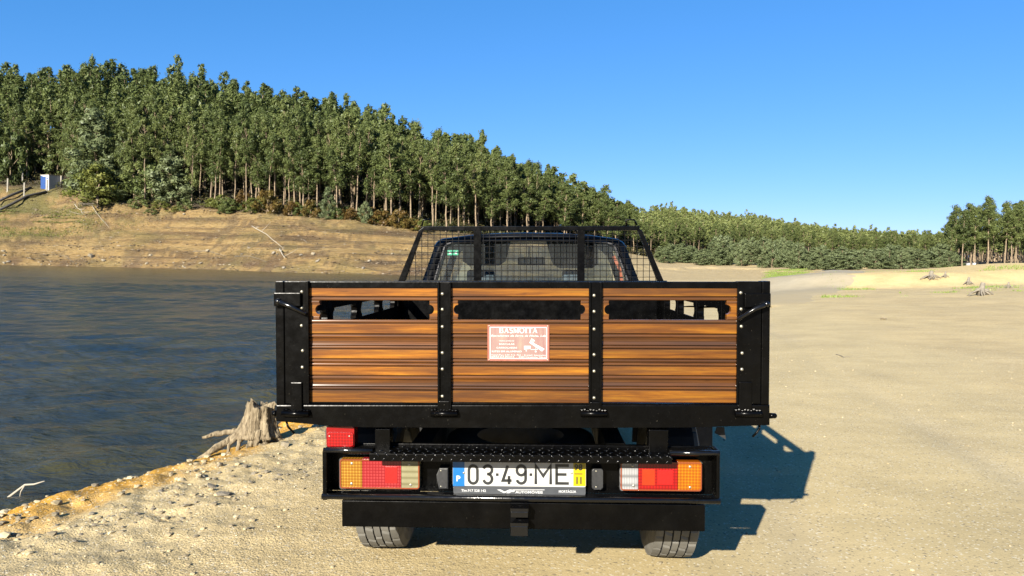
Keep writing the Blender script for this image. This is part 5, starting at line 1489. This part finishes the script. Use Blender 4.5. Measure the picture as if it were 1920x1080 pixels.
    bm = bmesh.new(); a1, b1, c1, d1 = rect(853, 905, 1095, 927.5, yp + 0.006); prism(bm, rrect(a1 - 0.006, b1 + 0.006, c1, d + 0.004, 0.008), yp + 0.0035, yb1 - 0.001, 0.001); hd = fin('plate_holder', bm, M['plate_frame'], truck)
    bm = bmesh.new(); pbox(bm, 849.3, 858.6, 871, 911.5, yp - 0.0006, yp + 0.0004, 0); fin('blue_band', bm, M['plate_blue'], np_)
    bm = bmesh.new(); pbox(bm, 1075, 858.6, 1098, 911.5, yp - 0.0006, yp + 0.0004, 0); fin('yellow_band', bm, M['plate_yellow'], np_)
    yk = yp - 0.0014
    def glyph(nm, strokes, x0, x1, w=5.1):
        bm = bmesh.new(); ax, bx_, cz_, dz_ = rect(x0, 870.5, x1, 909, yk); wd = w * (bx_ - ax) / (x1 - x0)
        ia, ib, ic, idd = ax + wd / 2, bx_ - wd / 2, cz_ + wd / 2, dz_ - wd / 2
        for pts, closed in strokes:
            ribbon(bm, [(ia + (ib - ia) * u, ic + (idd - ic) * v) for u, v in pts], wd, yk, yp + 0.0002, closed)
        fin(nm, bm, M['plate_ink'], np_)
    glyph('character', [(arc(.5, .74, .5, .26, 0, 180, 12) + arc(.5, .26, .5, .26, 180, 360, 12), True)], 876.5, 897.6)
    glyph('character', [(arc(.5, .76, .5, .24, 165, -70, 12) + [(.42, .53)], False), ([(.42, .53)] + arc(.5, .26, .5, .26, 80, -165, 14), False)], 904, 925)
    glyph('character', [([(.62, 1.0), (.03, .16), (1.06, .16)], False), ([(.76, .42), (.76, -.05)], False)], 939.6, 960.7)
    glyph('character', [(arc(.5, .73, .5, .27, 0, 360, 20)[:-1], True), ([(1, .73), (1, .3)] + arc(.5, .26, .5, .26, 0, -165, 12), False)], 966.5, 988)
    glyph('character', [([(0, -.05), (0, 1.0), (.5, .42), (1, 1.0), (1, -.05)], False)], 1002, 1035)
    glyph('character', [([(1.05, 1), (0, 1), (0, 0), (1.05, 0)], False), ([(0, .5), (.85, .5)], False)], 1041, 1068)
    for px in (932.2, 995.3):
        bm = bmesh.new(); pbox(bm, px - 2.5, 887.5, px + 2.5, 892.5, yk, yp + 0.0002, 0); fin('separator', bm, M['plate_ink'], np_)
    hz = lambda px, py: loc(px, py, yk)
    def ptext(body, px, py, hpx, mat, par, wpx=None, al='CENTER', y=yk, bold=0.0, shear=0):
        x, z = loc(px, py, y); k = abs(loc(px, py - hpx, y)[1] - z); text_obj('lettering', body, x, z, k, y, mat, par, al, None if wpx is None else wpx * k / hpx, shear, bold=bold)
    ptext('P', 859.5, 902, 10, M['white_print'], np_, 7.5, bold=0.03)
    ptext('98', 1084.5, 881.5, 11, M['plate_ink'], np_, 15.5, bold=0.03); ptext('11', 1085.5, 907, 12.5, M['plate_ink'], np_, 9.5, bold=0.03)
    bm = bmesh.new(); pbox(bm, 1077, 888, 1092, 889.3, yk, yp + 0.0002, 0); fin('separator', bm, M['plate_ink'], np_)
    yq = yp + 0.0028
    ptext('Tlm.917 528 142', 888, 922, 4.6, M['white_print'], hd, 46, y=yq, bold=0.012); ptext('AUTOMÓVEIS', 992, 925, 4.2, M['white_print'], hd, 51, y=yq, bold=0.02); ptext('MORTÁGUA', 1064, 924, 4.6, M['white_print'], hd, 32, y=yq, bold=0.015)
    bm = bmesh.new()
    for q in (((932, 918), (939, 918), (946, 922), (955, 918), (961, 918), (945, 924.5)), ((949, 924.5), (962, 918), (1021, 918), (1021, 919), (965, 919.2), (963, 921), (966, 921), (963, 922.4), (958, 922.4), (955, 924.5))):
        prism(bm, [loc(*p, yq) for p in q], yq, yq + 0.0006)
    fin('dealer_logo', bm, M['white_print'], hd)
    for p in ((869.5, 886.5), (1071.5, 887)):
        o = bpy.data.objects.new('screw', bolt_me); COL.objects.link(o); o.parent = np_; x, z = loc(*p, yp); o.location = (x, yp - 0.0005, z); o.scale = (0.0045, 0.004, 0.0045)

    # ============ wheels
    R = 0.345; w = 0.205
    def wheel_meshes():
        h = w / 2; gr = 0.011
        prof = [(-h * .80, .20), (-h * .98, .235), (-h * 1.04, .275), (-h * 1.0, .312), (-h * .90, .332)]
        mats = [0, 0, 0, 0]
        edges = [-.80, -.46, -.40, -.06, 0.0, .36, .42, .78]     # rib bounds
        ribs = [(-.86, -.47), (-.40, -.03), (.03, .40), (.47, .86)]
        ribs = [(-.88, -.56), (-.50, -.19), (-.13, .13), (.19, .50), (.56, .88)]
        first = True
        for (p, q) in ribs:
            if not first:
                prof += [(prev * h, R - gr), (p * h, R - gr)]; mats += [1, 1]
                mats += [1]; prof += [(p * h, R - 0.004 * abs(p) ** 3)]
            else:
                prof += [(p * h, R - 0.004)]; mats += [0]
            m_ = (p + q) / 2
            prof += [(q * h, R - 0.004 * abs(q) ** 3)]; mats += [0]
            prev = q; first = False
        prof += [(h * .90, .332), (h * 1.0, .312), (h * 1.04, .275), (h * .98, .235), (h * .80, .20)]; mats += [0, 0, 0, 0, 0]
        bm = bmesh.new(); seg = 192
        rings = lathe_x(bm, prof, seg, 0, mats)
        # lateral sipes, staggered per rib
        idx = [i for i, p in enumerate(prof) if p[1] > R - 0.0045 and abs(p[0]) <= h * .89]
        for k in range(seg):
            for j in range(0, len(idx) - 1, 2):
                rib = j // 2
                if (k + rib * 3) % 8 == 0:
                    for i in (idx[j], idx[j + 1]):
                        v = rings[(k + (1 if i == idx[j + 1] and rib in (1, 3) else 0)) % seg][i]
                        f = (R - 0.007) / math.hypot(v.co.y, v.co.z); v.co.y *= f; v.co.z *= f
        bmesh.ops.recalc_face_normals(bm, faces=bm.faces)
        ty = bpy.data.meshes.new('tyre'); bm.to_mesh(ty); bm.free(); ty.materials.append(M['rubber']); ty.materials.append(M['rubber_dark'])
        bm = bmesh.new()
        lathe_x(bm, [(-h * .78, .206), (-h * .78, .19), (-h * .3, .175), (h * .2, .17), (h * .2, .06), (h * .35, .05), (h * .35, .0)], 32)
        lathe_x(bm, [(h * .78, .206), (h * .78, .19), (h * .2, .172)], 32)
        bmesh.ops.recalc_face_normals(bm, faces=bm.faces)
        rm = bpy.data.meshes.new('rim'); bm.to_mesh(rm); bm.free(); rm.materials.append(M['steel'])
        return ty, rm
    ty, rm = wheel_meshes()
    for yw_, xs_ in ((0.68, (loc(708, 1000, 0.42)[0], loc(1267, 1000, 0.42)[0])), (3.75, (-0.70, 0.70))):
        for s, xw in zip((-1, 1), xs_):
            wp = T_MAT @ Vector((xw, yw_, 0.0)); g = tz(wp.x, wp.y)
            lz = R + g - wp.z
            o = empty('wheel', (xw, yw_, lz), (0, ROLL, 0 if s > 0 else math.pi), truck)
            for nm, me in (('tyre', ty), ('rim', rm)):
                c = bpy.data.objects.new(nm, me); COL.objects.link(c); c.parent = o
        bm = bmesh.new(); zc = 0.345; tube(bm, [(xs_[0] + 0.05, yw_, zc), (xs_[1] - 0.05, yw_, zc)], 0.045, 10)
        bmesh.ops.create_icosphere(bm, subdivisions=2, radius=0.13, matrix=Matrix.Translation((0.1, yw_, zc))); fin('axle', bm, M['chassis'], ch)
build_truck()

# ------------------------------------------------------------------ shore things
def rock_mesh(name, seed, mat):
    rng = np.random.default_rng(seed)
    bm = bmesh.new()
    bmesh.ops.create_icosphere(bm, subdivisions=1, radius=1.0)
    for v in bm.verts:
        v.co *= 0.72 + 0.5 * rng.random()
        v.co.z *= 0.62
    me = bpy.data.meshes.new(name); bm.to_mesh(me); bm.free(); me.materials.append(mat)
    return me

def build_stones():
    rng = np.random.default_rng(21)
    rocks = [rock_mesh('stone%d' % i, 700 + i, M['stone']) for i in range(6)]
    def put(px, py, wpx, label, group=None, sq=1.0):
        p = on_ground(px, py); s = wpx / F_PX * p.y * 0.5
        o = bpy.data.objects.new('stone', rocks[int(rng.integers(0, 6))]); COL.objects.link(o)
        o.location = (p.x, p.y, p.z + s * 0.25); o.scale = (s, s * rng.uniform(0.7, 1.1), s * rng.uniform(0.7, 1.1) * sq); o.rotation_euler = (rng.normal() * 0.2, rng.normal() * 0.2, rng.random() * 6.28)
        tag(o, label, 'stone', group)
    put(534, 838, 18, 'pale rounded stone in front of the weathered stump')
    put(420, 930, 36, 'largest flat pale stone, broken, on the shore left of the bumper', sq=0.55)
    put(398, 914, 22, 'flat pale stone touching the largest broken stone', sq=0.6)
    put(412, 874, 14, 'light grey stone standing alone above the gravel band')
    put(350, 951, 22, 'flat grey oval stone on the gravel band', sq=0.5)
    put(22, 951, 20, 'flat white stone on the orange water edge', sq=0.4)
    put(1656, 599, 14, 'grey-green stone lying alone on the open track', sq=0.6)
    put(465, 995, 15, 'small tan stone on the bare dirt behind the bumper', sq=0.5)
    for k in range(70):
        u = rng.random(); px = rng.uniform(20, 600); 
        py = np.interp(px, [0, 200, 400, 600], [1000, 935, 868, 836]) + abs(rng.normal()) * 42 + 10
        if py > 1070 or (px > 470 and py < 850): continue
        put(px, py, rng.uniform(6, 13), 'small angular grey stone scattered along the near shore', 'small stones of the near shore')
    for k in range(26):
        px = rng.uniform(0, 740); py = np.interp(px, [0, 740], [495, 512]) - abs(rng.normal()) * 22 - 1
        if px > 330 and px < 450 and rng.random() < 0.6: py = rng.uniform(400, 420)
        put(px, py, rng.uniform(5, 10), 'pale rock lying on the far bare bank', 'rocks of the far bank')
    put(172, 484, 17, 'biggest pale boulder near the waterline of the far bank')
    # countless gravel
    n = 5200
    base = rock_mesh('g', 799, M['gravel'])
    co = np.empty(len(base.vertices) * 3, np.float32); base.vertices.foreach_get('co', co); co = co.reshape(-1, 3)
    fi = np.empty(len(base.polygons) * 3, np.int32); base.polygons.foreach_get('vertices', fi); fi = fi.reshape(-1, 3)
    D = rng.uniform(2.6, 13, 60000) ** 1.0; X = rng.uniform(-7.5, 7.5, 60000)
    s = shore_s(X, D)
    pden = 0.75 * sstep(0.1, 0.5, s) * sstep(3.0, 1.0, s) * sstep(0.38, 0.62, fbm(X * 1.3, D * 1.3, 3, 99)) + 0.075
    k = (rng.random(60000) < pden) & (s > 0.05) & (np.abs(X) < 0.75 * D + 0.3)
    X, D, s = X[k][:n], D[k][:n], s[k][:n]
    Z = terrain(X, D)
    sz = (0.003 + 0.018 * rng.random(len(X)) ** 3.2) * (0.55 + 0.9 * sstep(2.8, 0.8, s))
    q = rng.random(len(X)) * 6.28
    c, sn = np.cos(q), np.sin(q); ex = rng.uniform(0.7, 1.4, len(X))
    V = np.stack([X[:, None] + sz[:, None] * (co[None, :, 0] * (c * ex)[:, None] - co[None, :, 1] * sn[:, None]),
                  D[:, None] + sz[:, None] * (co[None, :, 0] * (sn * ex)[:, None] + co[None, :, 1] * c[:, None]),
                  Z[:, None] + sz[:, None] * (co[None, :, 2] + 0.25)], -1).reshape(-1, 3)
    Fq = (fi[None] + (np.arange(len(X)) * len(co))[:, None, None]).reshape(-1, 3)
    tag(link('gravel', np_mesh('gravel', V, Fq, M['gravel'], attr={'tint': ('FLOAT', np.repeat(rng.random(len(X)), len(co)))})), 'loose gravel strewn over the sandy ground and shore', 'gravel', kind='stuff')
build_stones()

def build_bank_debris():
    rng = np.random.default_rng(23)
    base = rock_mesh('debris_piece', 798, M['gravel'])
    co = np.empty(len(base.vertices) * 3, np.float32); base.vertices.foreach_get('co', co); co = co.reshape(-1, 3)
    fi = np.empty(len(base.polygons) * 3, np.int32); base.polygons.foreach_get('vertices', fi); fi = fi.reshape(-1, 3)
    n = 15000
    px = rng.uniform(-60, 800, n); az = np.arctan((px - 960) / F_PX); tb = tabs(az)
    f = rng.random(n); r = tb[0] + (tb[2] - tb[0]) * f
    X = r * np.sin(az); Y = r * np.cos(az)
    k = rng.random(n) < 0.10 + 0.5 * sstep(0.5, 0.68, fbm(X * 0.12, Y * 0.25, 3, 97)) + 0.35 * sstep(0.14, 0.0, f) + 0.25 * sstep(0.9, 1, f)
    X, Y = X[k][:4200], Y[k][:4200]; Z = terrain(X, Y)
    sz = 0.04 + 0.20 * rng.random(len(X)) ** 3.0; q = rng.random(len(X)) * 6.28; c, s = np.cos(q), np.sin(q); ex = rng.uniform(0.8, 2.2, len(X))
    V = np.stack([X[:, None] + sz[:, None] * (co[None, :, 0] * (c * ex)[:, None] - co[None, :, 1] * s[:, None]),
                  Y[:, None] + sz[:, None] * (co[None, :, 0] * (s * ex)[:, None] + co[None, :, 1] * c[:, None]),
                  Z[:, None] + sz[:, None] * (co[None, :, 2] + 0.2)], -1).reshape(-1, 3)
    Fq = (fi[None] + (np.arange(len(X)) * len(co))[:, None, None]).reshape(-1, 3)
    tag(link('bank_debris', np_mesh('bank_debris', V, Fq, M['debris'], attr={'tint': ('FLOAT', np.repeat(rng.random(len(X)), len(co)))})), 'countless small stones and bark scraps over the far bare bank', 'debris', kind='stuff')
build_bank_debris()

def build_stump():
    # weathered stump with undercut roots
    bx, by = -2.02, 5.95
    bz = tz(bx, by)
    rng = np.random.default_rng(31)
    root = empty('tree_stump', (bx, by, bz - 0.02)); root.scale = (0.80, 0.80, 0.88); tag(root, 'weathered grey stump with splayed bare roots at the water edge', 'stump')
    bm = bmesh.new()
    nseg, nr = 64, 16
    rings = []
    for i in range(nr):
        f = i / (nr - 1); z = 0.10 + 0.30 * f
        ring = []
        for k in range(nseg):
            a = 2 * math.pi * k / nseg
            fl = 0.075 * (1 - f) ** 2.2 * (1 + 0.5 * math.cos(3 * a + 1))
            rr = 0.098 + fl + 0.016 * math.sin(7 * a + 0.6 + 0.5 * f) + 0.012 * abs(math.sin(6.5 * a + 2 * f)) + 0.008 * math.sin(23 * a + 1.5 * f) + 0.0035 * rng.normal() - 0.03 * max(0, math.sin(2 * a + 2.4)) ** 8
            zz = z + (0.018 * math.sin(2 * a + 1.0) + 0.016 * math.sin(5 * a) + 0.012 * math.sin(11 * a) - 0.02 * math.cos(a)) * f
            ring.append(bm.verts.new((rr * math.cos(a) * 1.15 + 0.035 * f, rr * math.sin(a), zz)))
        rings.append(ring)
    for i in range(nr - 1):
        for k in range(nseg):
            bm.faces.new((rings[i][k], rings[i][(k + 1) % nseg], rings[i + 1][(k + 1) % nseg], rings[i + 1][k])).smooth = True
    c = bm.verts.new((0.03, 0, 0.375))
    for k in range(nseg): bm.faces.new((rings[-1][k], rings[-1][(k + 1) % nseg], c))
    c = bm.verts.new((0, 0, 0.12))
    for k in range(nseg): bm.faces.new((rings[0][(k + 1) % nseg], rings[0][k], c))
    fin('trunk', bm, M['stump'], root)
    def g(x, y): return tz(bx + x, by + y) - bz
    roots = [([(-0.08, -0.04, 0.20), (-0.20, -0.10, 0.11), (-0.34, -0.18, 0.03), (-0.50, -0.24, -0.06)], [0.055, 0.042, 0.032, 0.014]),
             ([(-0.10, 0.02, 0.17), (-0.25, 0.05, 0.13), (-0.42, 0.05, 0.10), (-0.56, 0.02, 0.075)], [0.040, 0.030, 0.026, 0.012]),
             ([(-0.06, -0.09, 0.18), (-0.13, -0.14, 0.08), (-0.15, -0.17, None)], [0.035, 0.022, 0.015]),
             ([(-0.15, -0.1, 0.13), (-0.22, -0.15, 0.05), (-0.235, -0.17, None)], [0.030, 0.017, 0.013]),
             ([(0.0, -0.10, 0.18), (-0.01, -0.14, 0.08), (-0.06, -0.19, None)], [0.040, 0.026, 0.014]),
             ([(0.05, -0.10, 0.17), (0.035, -0.13, 0.07), (0.03, -0.15, None)], [0.036, 0.024, 0.018]),
             ([(0.10, -0.08, 0.17), (0.125, -0.11, 0.07), (0.10, -0.17, None)], [0.042, 0.030, 0.016]),
             ([(0.06, -0.12, 0.05), (0.16, -0.16, 0.015), (0.27, -0.14, None)], [0.02, 0.017, 0.01]),
             ([(0.13, 0.02, 0.16), (0.20, 0.0, 0.08), (0.27, 0.02, None)], [0.050, 0.038, 0.02]),
             ([(0.02, 0.1, 0.15), (0.05, 0.18, 0.04), (0.08, 0.25, -0.12)], [0.045, 0.034, 0.02]),
             ([(-0.06, 0.09, 0.15), (-0.12, 0.18, 0.02), (-0.2, 0.26, -0.2)], [0.045, 0.034, 0.02])]
    for pts, rad in roots:
        P = []
        for (x, y, z) in pts: P.append(Vector((x, y, g(x, y) - 0.01 if z is None else z)))
        # refine
        Q = []; R2 = []
        for i in range(len(P) - 1):
            for k in range(4):
                f = k / 4; Q.append(P[i].lerp(P[i + 1], f) + Vector(rng.normal(size=3)) * 0.005); R2.append((rad[i] * (1 - f) + rad[i + 1] * f) * (0.88 + 0.24 * rng.random()))
        Q.append(P[-1]); R2.append(rad[-1])
        bm = bmesh.new(); tube(bm, Q, R2, 8); fin('root', bm, M['stump'], root)
build_stump()

def dead_roots(px, py, wpx, hpx, seed, label, nroot=11):
    p = on_ground(px, py); k = p.y / F_PX
    rng = np.random.default_rng(seed)
    root = empty('dead_roots', p); tag(root, label, 'stump')
    bm = bmesh.new(); h = hpx * k; w = wpx * k / 2
    tube(bm, [(0, 0, -0.05), (0.02 * h, 0, h * 0.5), (0.1 * h, 0, h)], [w * 0.30, w * 0.2, w * 0.15], 9)
    fin('trunk', bm, M['deadwood'], root)
    for i in range(nroot):
        a = 2 * math.pi * i / nroot + rng.normal() * 0.25; L = w * (0.6 + 0.55 * rng.random())
        P = [Vector((0, 0, h * (0.35 + 0.3 * rng.random())))]
        for f in (0.35, 0.7, 1.0):
            P.append(Vector((math.cos(a) * L * f, math.sin(a) * L * f * 0.8, h * (0.45 * (1 - f) + 0.25 * rng.random() * (1.1 - f)) - (0.04 if f == 1 else 0))) + Vector((rng.normal() * 0.05 * w, rng.normal() * 0.05 * w, 0)))
        bm = bmesh.new(); tube(bm, P, [w * 0.11, w * 0.08, w * 0.05, w * 0.02], 6); fin('root', bm, M['deadwood'], root)
dead_roots(1840, 554, 50, 24, 1, 'largest dead grey root crown on the sand of the right-hand field')
dead_roots(1815, 537, 26, 14, 2, 'small dead stump just behind the largest root crown')
dead_roots(1745, 526, 38, 15, 3, 'grey dead root crown on top of the sand mound')
dead_roots(1772, 520, 18, 10, 4, 'tiny grey stump at the edge of the green field', 7)
dead_roots(1890, 541, 20, 12, 5, 'small grey stump among the sparse green tufts', 7)

def branch(name, pts, rad, label, cat_='branch', group=None, twigs=0, seed=0):
    """pts: pixel points lying on the terrain (optional third value lifts)"""
    P = []
    for q in pts:
        g = on_ground(q[0], q[1]); P.append(g + Vector((0, 0, rad * 0.7 + (q[2] if len(q) > 2 else 0))))
    o = P[0].copy(); rng = np.random.default_rng(seed)
    bm = bmesh.new(); Q = []
    for i in range(len(P) - 1):
        for k in range(3): Q.append(P[i].lerp(P[i + 1], k / 3) - o + Vector(rng.normal(size=3)) * rad * 0.5)
    Q.append(P[-1] - o)
    tube(bm, Q, list(np.linspace(rad, rad * 0.35, len(Q))), 6)
    for i in range(twigs):
        k = int(rng.integers(1, len(Q) - 1)); d = Vector((rng.normal(), rng.normal() * 0.5, abs(rng.normal()) * 0.5 + 0.1)) * rad * 11
        tube(bm, [Q[k], Q[k] + d * 0.5, Q[k] + d + Vector((0, 0, rad))], [rad * 0.4, rad * 0.3, rad * 0.12], 4)
    ob = fin(name, bm, M['bleached'] if seed < 5 else M['deadwood']); ob.location = o
    tag(ob, label, cat_, group)
branch('dead_pole', [(472, 425), (500, 445), (530, 466)], 0.11, 'long bleached pole lying down the far bank', twigs=2, seed=1)
branch('dead_branch', [(525, 468), (528, 478), (534, 489)], 0.13, 'short thick dead branch at the foot of the long pole', twigs=3, seed=2)
branch('dead_branch', [(140, 386), (150, 396), (162, 411)], 0.12, 'bleached fallen branch sliding from the brushwood heap', twigs=6, seed=3)
branch('dead_branch', [(172, 392), (184, 408), (205, 428)], 0.08, 'thin bent dead branch right of the brushwood heap', twigs=2, seed=4)
branch('dead_branch', [(362, 482), (390, 478), (425, 484)], 0.06, 'thin dark dead branch near the far waterline', twigs=6, seed=5)
branch('dead_branch', [(568, 450), (576, 456)], 0.07, 'stubby dead branch on the upper far bank', twigs=1, seed=6)
branch('dead_branch', [(110, 478), (126, 486), (138, 494)], 0.06, 'spindly dead branch by the big boulder', twigs=5, seed=7)
branch('dead_branch', [(440, 488), (470, 486), (500, 492)], 0.05, 'crooked twiggy branch along the far waterline', twigs=8, seed=8)
branch('twig', [(1568, 665), (1578, 669), (1582, 672)], 0.008, 'curved brown twig lying on the sandy track', 'twig', twigs=1, seed=9)

def build_brush():
    rng = np.random.default_rng(41)
    o = on_ground(165, 388); bm = bmesh.new()
    for i in range(60):
        a = Vector((rng.normal() * 1.8, rng.normal() * 0.8, rng.random() * 0.7)); d = Vector((rng.normal() * 1.2, rng.normal() * 0.6, rng.normal() * 0.5))
        tube(bm, [a, a + d * 0.5 + Vector((0, 0, 0.1)), a + d], [0.035, 0.025, 0.01], 4)
    ob = fin('brushwood_heap', bm, M['deadwood']); ob.location = o
    tag(ob, 'tangled heap of grey brushwood below the olive bush', 'brushwood', kind='stuff')
build_brush()

def build_water_stick():
    D = 5.45
    P = [pix_depth(q[0], q[1], D + q[2]) for q in ((5, 938, 0), (30, 922, 0.02), (47, 909, 0.0), (64, 908, -0.02), (84, 902, -0.04))]
    P[0].z = WATER_Z - 0.03
    bm = bmesh.new(); o = P[0].copy()
    tube(bm, [p - o for p in P], [0.009, 0.010, 0.008, 0.007, 0.004], 6)
    a = P[2] - o; tube(bm, [a, a + Vector((-0.03, 0.0, -0.05)), a + Vector((-0.05, 0.01, -0.12))], [0.006, 0.005, 0.004], 5)
    ob = fin('driftwood_stick', bm, M['bleached']); ob.location = o
    tag(ob, 'forked pale stick poking out of the shallow water', 'stick')
build_water_stick()

def build_shed():
    D = 176.5; k = D / F_PX
    p = pix_depth(84, 349, D); gz = tz(p.x, D)
    z0 = min(p.z, gz + 0.6)
    root = empty('pump_shed', (p.x, D, gz), (0, 0, math.radians(-24))); tag(root, 'small blue and white shed at the foot of the dark forest', 'shed')
    H = 3.3; W = 2.9; L = 3.6; zb = -1.0
    bm = bmesh.new(); box(bm, -W / 2, W / 2, 0, L, zb, H, 0.03); fin('wall', bm, M['shed_white'], root)
    bm = bmesh.new(); box(bm, -W / 2 - 0.1, W / 2 + 0.1, -0.1, L + 0.1, H + 0.003, H + 0.15, 0.02); fin('roof', bm, M['concrete'], root)
    bm = bmesh.new(); box(bm, -0.75, 0.35, -0.06, -0.003, 0.05, H - 0.35, 0.01); dr = fin('door', bm, M['shed_blue'], root)
    bm = bmesh.new(); box(bm, 0.2, 0.27, -0.12, -0.062, 1.2, 1.45, 0.01); fin('handle', bm, M['pipe'], dr)
    bm = bmesh.new(); box(bm, -W / 2 + 0.02, -0.80, -0.04, -0.003, 0.05, H - 0.15, 0.01); fin('blue_panel', bm, M['shed_blue'], root)
    bm = bmesh.new()
    for a in range(5): box(bm, 0.6, 1.2, -0.03, -0.003, 0.4 + 0.5 * a, 0.65 + 0.5 * a)
    fin('blue_marking', bm, M['shed_blue'], root)
build_shed()

def build_fence_and_pipes():
    me = None
    for px, py, h in ((14, 358, 22), (45, 371, 27), (88, 362, 25), (114, 350, 20), (42, 344, 20)):
        p = on_ground(px, py); k = p.y / F_PX
        if me is None:
            bm = bmesh.new(); box(bm, -0.14, 0.14, -0.14, 0.14, -0.4, 1.0, 0.02)
            me = bpy.data.meshes.new('fence_post'); bm.to_mesh(me); bm.free(); me.materials.append(M['concrete'])
        o = bpy.data.objects.new('fence_post', me); COL.objects.link(o)
        o.location = p; o.scale = (1, 1, h * k); o.rotation_euler = (0.02, 0.03, 0.3)
        tag(o, 'pale concrete fence post on the slope in front of the shed', 'post', 'fence posts by the shed')
    for pts, lab in (([(-20, 392), (20, 374), (58, 355)], 'upper dark pipe running down the bank below the shed'), ([(-20, 404), (20, 389), (50, 375), (88, 364)], 'lower dark pipe running down the bank below the shed')):
        P = [on_ground(*q) + Vector((0, 0, 0.28)) for q in pts]; o = P[0].copy()
        bm = bmesh.new(); tube(bm, [p - o for p in P], 0.30, 10); ob = fin('bank_pipe', bm, M['pipe']); ob.location = o
        tag(ob, lab, 'pipe')
    for k, (px, py) in enumerate(((1815, 503), (1826, 503))):
        p = pix_depth(px, py, 122.0); p.z = tz(p.x, p.y); o0 = empty('white_box', p); tag(o0, 'small white box on legs at the foot of the tree belt', 'box', 'white boxes by the tree belt')
        bm = bmesh.new(); box(bm, -0.2, 0.2, -0.2, 0.2, 0.2, 0.62, 0.02); fin('body', bm, M['box_white'], o0)
        bm = bmesh.new(); box(bm, -0.23, 0.23, -0.23, 0.23, 0.623, 0.68, 0.01); fin('lid', bm, M['box_white'], o0)
        for sx in (-0.15, 0.15):
            for sy in (-0.15, 0.15):
                bm = bmesh.new(); box(bm, sx - 0.03, sx + 0.03, sy - 0.03, sy + 0.03, -0.15, 0.197); fin('leg', bm, M['box_white'], o0)
build_fence_and_pipes()
